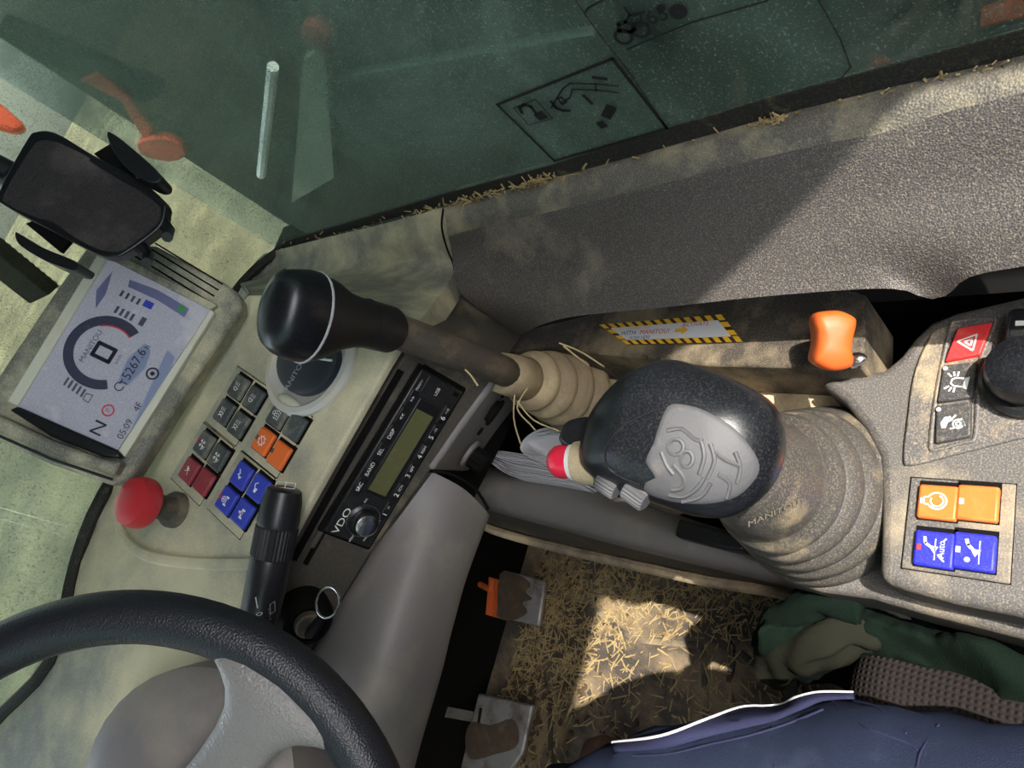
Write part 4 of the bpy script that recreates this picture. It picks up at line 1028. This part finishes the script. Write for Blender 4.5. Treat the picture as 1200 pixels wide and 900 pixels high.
# ------------------------------------------------------------------ steering wheel
wt_, wy_ = math.radians(45), math.radians(10)
wnrm = V((-math.sin(wt_) * math.sin(wy_), -math.sin(wt_) * math.cos(wy_), math.cos(wt_)))
wax = V((math.cos(wy_), -math.sin(wy_), 0))
wf = Fr(C + V((-.268, .516, -.272)), wax, wnrm.cross(wax))
WR = .195
t = thing('steering_wheel', wf(0, 0, -.12), 'black leather steering wheel with worn spokes painted sheen grey at the lower left', 'steering wheel')
build('rim', MB().torus(wf, WR, .0185, 96, 16, .95), M['leather'], t, angle=80)
pr = wf.px(340, 794); a_sp = math.atan2(pr[1], pr[0])
for i in range(3):
    a = a_sp + i * 2 * math.pi / 3; ca, sa = math.cos(a), math.sin(a)
    secs = []
    for r_, hw, th, w_ in ((.045, .036, .012, -.030), (.08, .030, .0125, -.026), (.11, .027, .013, -.018), (.135, .027, .0135, -.010), (.152, .030, .0145, -.004), (.165, .038, .0155, .0), (.175, .050, .0165, .001), (.185, .066, .0165, .001), (.195, .080, .012, .0)):
        ring_ = []
        for j in range(20):
            q = 2 * math.pi * j / 20
            lat = hw * math.copysign(abs(math.cos(q)) ** .6, math.cos(q)); up_ = th * math.copysign(abs(math.sin(q)) ** .8, math.sin(q))
            rr_ = math.sqrt(max(r_ * r_ - (lat * .97) ** 2, .0001)) if r_ > .17 else r_ - lat * lat * max(0, (r_ - .11)) * 45
            lat *= .84
            ring_.append(wf(ca * rr_ - sa * lat, sa * rr_ + ca * lat, w_ + up_))
        secs.append(ring_)
    build('spoke', MB().rings(secs), M['leather_sheen'], t, angle=80)
build('hub', MB().lathe(wf, [(.03, -.12), (.045, -.05), (.06, -.045), (.062, -.025), (.05, -.012), (.02, -.008), (.004, -.007)], 32), M['black'], t)

# ------------------------------------------------------------------ wiper stalk, ignition
s0, s1 = D(304, 724, .60), D(287, 634, .525)
sax = (s1 - s0).normalized(); f = Fr(s0, DV.cross(sax), DV * -1)
if f.az.dot(sax) < 0: f = Fr(s0, f.ay, f.ax)
SLn = (s1 - s0).length
t = thing('wiper_stalk', s0, 'black wiper stalk with ribbed ring rising beside the steering wheel', 'stalk')
build('body', MB().lathe(f, [(.014, -.03), (.0165, 0), (.0172, SLn * .45), (.0168, SLn * .47)], 28), M['black'], t)
n = 72
rg = [[f(r * (1 if j % 2 else .965) * math.cos(2 * math.pi * j / n), r * (1 if j % 2 else .965) * math.sin(2 * math.pi * j / n), h_) for j in range(n)] for r, h_ in ((.0168, SLn * .47), (.0178, SLn * .48), (.0178, SLn * .70), (.017, SLn * .71))]
build('ribbed_ring', MB().rings(rg), M['smoke'], t, angle=15)
tip = build('tip', MB().lathe(f, [(.017, SLn * .71), (.0175, SLn * .74), (.0165, SLn * .9), (.0145, SLn * .985), (.012, SLn), (.002, SLn * 1.0)], 28), M['black'], t)
tf = Fr(f(0, 0, SLn * 1.005), XC - sax * XC.dot(sax), YC * 1 - sax * YC.dot(sax))
b = MB().line(tf, [(-.008, -.001), (.008, -.001), (.008, .005), (-.008, .005)], .0007, .0004, True); b.line(tf, [(0, -.002), (0, .006)], .0007); b.line(tf, [(-.005, -.003), (0, -.005), (.005, -.002)], .0007)
build('symbol', b, M['print'], tip, recalc=False)
cam_side = (C - s0); cam_side = (cam_side - sax * cam_side.dot(sax)).normalized()
mf = Fr(s0 + cam_side * .0182, cam_side.cross(sax) * -1 if False else sax.cross(cam_side) * -1, sax)
mf = Fr(s0 + cam_side * .0176, sax.cross(cam_side), sax)
b = MB().line(mf, [(0, SLn * .42), (0, SLn * .56)], .0009, .001); b.arc(mf, .0005, SLn * .33, .0017, .0025, h=.0006); build('marking', b, M['print'], t, recalc=False)
mf2 = Fr(s0 + (cam_side + mf.ax * .75).normalized() * .0176, (mf.ax - cam_side * .75), sax)
b = MB().line(mf2, [(-.003, SLn * .26), (.002, SLn * .24), (.003, SLn * .36), (-.002, SLn * .38)], .0007, .0008, True)
for q in range(4): b.line(mf2, [(-.0045, SLn * (.2 + q * .045)), (-.0035, SLn * (.21 + q * .045))], .0007, .0008)
build('marking', b, M['print'], t, recalc=False)
i0 = radio(354, 714, .0)
f = Fr(i0, RF.ax, RF.ay)
t = thing('ignition_lock', i0, 'black ignition lock with key and steel key ring under the wiper stalk', 'ignition')
build('lock_body', MB().lathe(f, [(.026, -.002), (.026, .02), (.023, .026), (.018, .028), (.016, .024)], 28), M['blackmatte'], t)
build('lock_barrel', MB().lathe(f, [(.013, .02), (.013, .03), (.011, .032)], 24), M['surround'], t)
kk = [f(-.002, -.008, .03), f(.006, -.004, .045), f(.012, .001, .052)]
build('key', MB().tube([f(-.006, -.002, .03), f(.004, .0, .042), f(.022, .004, .05), f(.03, .006, .052)], [.006, .009, .007, .005], 10, up=(0, 0, 1), flat=.5), M['blackmatte'], t)
kr0 = D(384, 706, .565)
build('key_ring', MB().torus(Fr(kr0, YC * .95 + XC * .2 + DV * .2, XC - DV * .55), .0118, .0009, 36, 8), M['chrome'], t)

# ------------------------------------------------------------------ pedals
PZ = -1.09
t = thing('accelerator_pedal', Z(610, 700, FZ), 'worn steel pedal with an orange bracket on the strewn floor', 'pedal')
build('pad', MB().prism([Z(p[0], p[1], PZ) for p in [(590, 668), (639, 680), (631, 734), (580, 722)]], V((0, 0, -.012))), M['steel'], t, bevel=.004)
lump = smooth_closed([Z(p[0], p[1], PZ + .0005) for p in [(586, 672), (606, 673), (622, 684), (616, 694), (624, 702), (612, 706), (618, 718), (600, 727), (584, 720)]], 3)
lc = sum(lump, V((0, 0, 0))) / len(lump)
build('mud', MB().rings([[lc + (p - lc) * s_ + V((0, 0, h_)) for p in lump] for s_, h_ in ((1, 0), (.9, .002), (.5, .0035), (.1, .003))]), M['dirt'], t)
build('orange_bracket', MB().tube(smooth_open([Z(535, 680, -1.12), Z(560, 684, -1.09), Z(574, 690, -1.08), Z(577, 680, -1.08)], 4), .006, 8), M['orange_rust'], t)
build('orange_plate', MB().prism([Z(p[0], p[1], -1.085) for p in [(573, 676), (580, 678), (576, 722), (569, 720)]], V((0, 0, -.03))), M['orange_rust'], t)
build('arm', MB().tube([Z(605, 700, PZ - .006), Z(560, 690, -1.15), Z(520, 680, -1.12)], .009, 8), M['rod'], t)
t = thing('brake_pedal', Z(585, 850, FZ), 'worn steel pedal on a flat arm nearest the knee', 'pedal')
build('pad', MB().prism([Z(p[0], p[1], PZ) for p in [(560, 812), (624, 826), (612, 884), (596, 905), (538, 905)]], V((0, 0, -.012))), M['steel'], t, bevel=.004)
lump = smooth_closed([Z(p[0], p[1], PZ + .0005) for p in [(552, 846), (575, 850), (600, 842), (608, 858), (604, 876), (580, 884), (552, 890), (545, 868)]], 3)
lc = sum(lump, V((0, 0, 0))) / len(lump)
build('mud', MB().rings([[lc + (p - lc) * s_ + V((0, 0, h_)) for p in lump] for s_, h_ in ((1, 0), (.9, .002), (.5, .0035), (.1, .003))]), M['dirt'], t)
build('arm', MB().prism([Z(p[0], p[1], PZ - .012) for p in [(440, 812), (555, 834), (553, 846), (438, 826)]], V((0, 0, -.006))), M['steel'], t)
build('slot', MB().prism([Z(p[0], p[1], PZ + .0006) for p in [(562, 829), (565, 830), (562, 848), (559, 847)]], V((0, 0, -.001))), M['blackmatte'], t)

# ------------------------------------------------------------------ seat and jacket
t = thing('driver_seat', V((-.2, -.1, 0)), 'black woven driver seat cushion beside the armrest', 'seat')
build('cushion', wbox(-.46, .075, -.45, .235, H - .83, H - .675), M['mesh'], t, bevel=.045, seg=5)
build('backrest', wbox(-.44, .06, -.56, -.45, H - .7, H + .02), M['mesh'], t, bevel=.045, seg=5)
build('seat_base', wbox(-.40, .02, -.40, .16, .0, H - .84), M['blackmatte'], t, bevel=.02)
jk = thing('green_jacket', Z(1000, 740, -.84), 'dark green jacket bundled between the seat and the armrest', 'jacket')
r0 = [Z(p[0], p[1], -.70) for p in [(905, 712), (932, 686), (1000, 698), (1080, 720), (1200, 745), (1330, 775)]]
r1 = [Z(p[0], p[1], -.665) for p in [(895, 735), (935, 712), (1005, 716), (1085, 745), (1200, 775), (1330, 800)]]
r2 = [Z(p[0], p[1], -.67) for p in [(890, 752), (935, 735), (1005, 735), (1100, 768), (1200, 815), (1330, 850)]]
r3 = [Z(p[0], p[1], -.70) for p in [(887, 768), (930, 772), (988, 772), (1112, 805), (1200, 855), (1330, 890)]]
r4 = [Z(p[0], p[1], -.80) for p in [(889, 775), (930, 792), (985, 800), (1125, 850), (1200, 890), (1330, 910)]]
rr = [resample(smooth_open(r, 8), 70) for r in (r0, r1, r2, r3, r4)]
cc = [resample(smooth_open([r[j] for r in rr], 6), 40) for j in range(70)]
for j, cl in enumerate(cc):
    for i, p in enumerate(cl):
        e = mnoise.fractal(p * 20, 1.0, 2.0, 4) * .02 + mnoise.noise(V((p.x * 70, p.y * 22, p.z * 20))) * .010
        cl[i] = p + V((e * .4, e * .3, e))
build('body', MB().grid(cc, V((.002, .002, -.006))), M['green'], jk, angle=180)
sl = smooth_open([Z(1030, 745, -.68), Z(1000, 742, -.67), (Z(962, 750, -.675)), Z(925, 760, -.70), Z(905, 772, -.735)], 6)
b = MB(); rg = []
for i, p in enumerate(sl):
    tq = (sl[min(i + 1, len(sl) - 1)] - sl[max(i - 1, 0)]).normalized(); u = V((0, 0, 1)); u = (u - tq * u.dot(tq)).normalized(); w = tq.cross(u)
    R = .012 + .016 * i / len(sl)
    rg.append([p + (u * math.cos(q) * .8 + w * math.sin(q)) * (R + .012 * mnoise.noise(p * 38 + V((math.cos(q), math.sin(q), 0)) * 1.3)) for q in (2 * math.pi * j / 24 for j in range(24))])
build('sleeve', b.rings(rg, True, False), M['green2'], jk, angle=180)
sl2 = smooth_open([Z(1010, 712, -.66), Z(965, 706, -.66), Z(935, 716, -.67), Z(910, 732, -.69), Z(897, 752, -.72)], 6)
b = MB(); rg = []
for i, p in enumerate(sl2):
    tq = (sl2[min(i + 1, len(sl2) - 1)] - sl2[max(i - 1, 0)]).normalized(); u = V((0, 0, 1)); u = (u - tq * u.dot(tq)).normalized(); w = tq.cross(u)
    rg.append([p + (u * math.cos(q) + w * math.sin(q)) * (.014 + .006 * mnoise.noise(p * 60 + V((math.cos(q), math.sin(q), 0)) * 1.5)) for q in (2 * math.pi * j / 20 for j in range(20))])
build('frayed_edge', b.rings(rg), M['green'], jk, angle=180)

# ------------------------------------------------------------------ person (driver's legs)
def R3(x, y, z): return C + V((x + .03, y, z + .012))
sk = {'pelvis': (R3(-.22, -.28, -.58), .13), 'hr': (R3(-.11, -.2, -.575), .105), 'tr1': (R3(-.085, -.02, -.585), .1), 'tr2': (R3(-.095, .16, -.592), .092), 'tr3': (R3(-.152, .30, -.605), .08), 'kr': (R3(-.215, .41, -.63), .07),
      'sr1': (R3(-.225, .48, -.73), .062), 'sr2': (R3(-.22, .55, -.9), .055), 'ar': (R3(-.205, .60, -1.06), .045),
      'hl': (R3(-.33, -.2, -.575), .105), 'tl': (R3(-.40, .1, -.59), .092), 'kl': (R3(-.44, .40, -.61), .072), 'sl': (R3(-.44, .46, -.82), .058), 'al': (R3(-.44, .5, -1.06), .045)}
ed = [('pelvis', 'hr'), ('hr', 'tr1'), ('tr1', 'tr2'), ('tr2', 'tr3'), ('tr3', 'kr'), ('kr', 'sr1'), ('sr1', 'sr2'), ('sr2', 'ar'), ('pelvis', 'hl'), ('hl', 'tl'), ('tl', 'kl'), ('kl', 'sl'), ('sl', 'al')]
keys = list(sk)
base = R3(-.2, .0, -1.2)
pt = thing('person', base, 'seated person in navy work trousers with white piped pocket flap, only the leg showing', 'person')
me = bpy.data.meshes.new('legs'); me.from_pydata([sk[k_][0] - base for k_ in keys], [(keys.index(a), keys.index(c_)) for a, c_ in ed], [])
lo = bpy.data.objects.new('legs', me); COL.objects.link(lo); lo.parent = pt
md = lo.modifiers.new('skin', 'SKIN'); md.use_smooth_shade = True
for v_, k_ in zip(me.skin_vertices[0].data, keys): v_.radius = (sk[k_][1], sk[k_][1])
me.skin_vertices[0].data[0].use_root = True
md = lo.modifiers.new('sub', 'SUBSURF'); md.levels = 3; md.render_levels = 3
tx = bpy.data.textures.new('folds', 'CLOUDS'); tx.noise_scale = .06; tx.noise_depth = 2
md = lo.modifiers.new('folds', 'DISPLACE'); md.texture = tx; md.strength = .026; md.mid_level = .5; md.texture_coords = 'LOCAL'
me.materials.append(M['navy'])
for xf, yf in ((-.205, .60), (-.44, .5)):
    bt = MB(); rg = []
    for y_, hw, h0, h1 in ((-.07, .03, .0, .07), (-.05, .04, 0, .12), (-.01, .042, 0, .14), (.05, .044, 0, .10), (.11, .048, 0, .075), (.17, .046, 0, .06), (.2, .03, .005, .045)):
        rg.append([V((xf + hw * math.copysign(abs(math.cos(q)) ** .7, math.cos(q)), yf + y_, (h0 + h1) / 2 + .002 + (h1 - h0) / 2 * math.copysign(abs(math.sin(q)) ** .7, math.sin(q)))) for q in (2 * math.pi * j / 20 for j in range(20))])
    build('boot', bt.rings(rg), M['boot'], pt, angle=70)
# pocket flap with piping on the thigh
def thigh(px, py, off=0):
    p, n_, ok = hit(lo, px, py)
    return p + n_ * off
fo = [(722, 878), (780, 868), (830, 852), (868, 828), (900, 836), (918, 832), (930, 812), (958, 806), (1000, 812)]
fi = [(724, 884), (780, 880), (835, 866), (880, 856), (905, 850), (925, 842), (945, 834), (965, 826), (1000, 824)]
a_ = resample(smooth_open([thigh(*p, .006) for p in fo], 5), 40); c2 = resample(smooth_open([thigh(*p, .003) for p in fi], 5), 40)
build('pocket_flap', MB().grid([a_, [x.lerp(y, .5) + V((0, 0, .002)) for x, y in zip(a_, c2)], c2], V((0, 0, -.005))), M['navydark'], pt, angle=180)
build('piping', MB().tube(a_, .0011, 6), M['piping'], pt)
for pl_ in ([(720, 886), (780, 884), (835, 872), (880, 862), (925, 848), (965, 832)], [(905, 852), (908, 900)], [(975, 822), (1010, 850), (1040, 862), (1065, 872), (1075, 880)], [(1000, 812), (1030, 830), (1062, 860)], [(1100, 850), (1080, 880), (1075, 900)]):
    build('seam', MB().tube(smooth_open([thigh(*p, .0004) for p in pl_], 5), .0008, 5), M['navydark'], pt)

# ------------------------------------------------------------------ straw on the floor
random.seed(11)
def straw_mesh(n, pick, ln, rad):
    b = MB()
    for i in range(n):
        p = pick()
        a = random.uniform(0, 2 * math.pi); l_ = random.uniform(*ln); tl = random.uniform(-.12, .12)
        dv = V((math.cos(a), math.sin(a), tl)) * l_
        p = p + V((0, 0, abs(tl) * l_ * .5 + random.uniform(.001, .006)))
        r_ = random.uniform(*rad)
        b.tube([p - dv / 2, p + dv / 2], r_, 4, up=(0, 0, 1), flat=.5)
    return b
def pk_any():
    while True:
        px, py = random.uniform(490, 960), random.uniform(630, 900)
        if random.random() < .5: px, py = random.gauss(640, 50), random.gauss(720, 60)
        elif random.random() < .35: px, py = random.uniform(700, 930), 675 + (random.random() ** 2) * 60 + (px - 700) * .1
        p = Z(px, py, FZ)
        if p.y < 1.05: return p
tag(build('straw', straw_mesh(2100, pk_any, (.006, .035), (.0007, .0017)), M['straw']), 'loose straw and chaff strewn over the cab floor', 'straw', kind='stuff')
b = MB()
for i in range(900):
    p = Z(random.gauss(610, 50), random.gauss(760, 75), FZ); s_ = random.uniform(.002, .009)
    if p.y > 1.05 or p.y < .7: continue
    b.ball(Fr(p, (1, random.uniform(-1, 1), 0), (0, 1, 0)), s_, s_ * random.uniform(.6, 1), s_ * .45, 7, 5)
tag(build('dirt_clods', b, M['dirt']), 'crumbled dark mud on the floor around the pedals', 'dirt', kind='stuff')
for i, pts in enumerate([[(604, 452), (602, 490), (610, 520)], [(618, 455), (606, 478), (622, 498), (628, 505)], [(606, 470), (625, 492), (655, 505)], [(655, 402), (680, 412), (708, 430)], [(660, 405), (676, 418), (690, 428)], [(545, 433), (552, 440), (560, 452)]]):
    pth = smooth_open([D(p[0], p[1], .80 - .0004 * abs(p[0] - 600)) for p in pts], 4)
    lab = ['straw stem hanging straight down in front of the corrugated lever boot', 'bent straw stem looping in front of the lever boot', 'slanting straw stem over the dark tray slot', 'longest straw stem behind the joystick near the striped sticker', 'short straw stem caught behind the lever boot', 'straw wisp caught under the lever shaft above the radio'][i]
    dpt = .62 if i == 5 else .74
    pth = smooth_open([D(p[0], p[1], dpt) for p in pts], 4)
    tag(build('straw_stem', MB().tube(pth, .0009, 5), M['stem']), lab, 'straw stem', 'single straw stems around the lever')
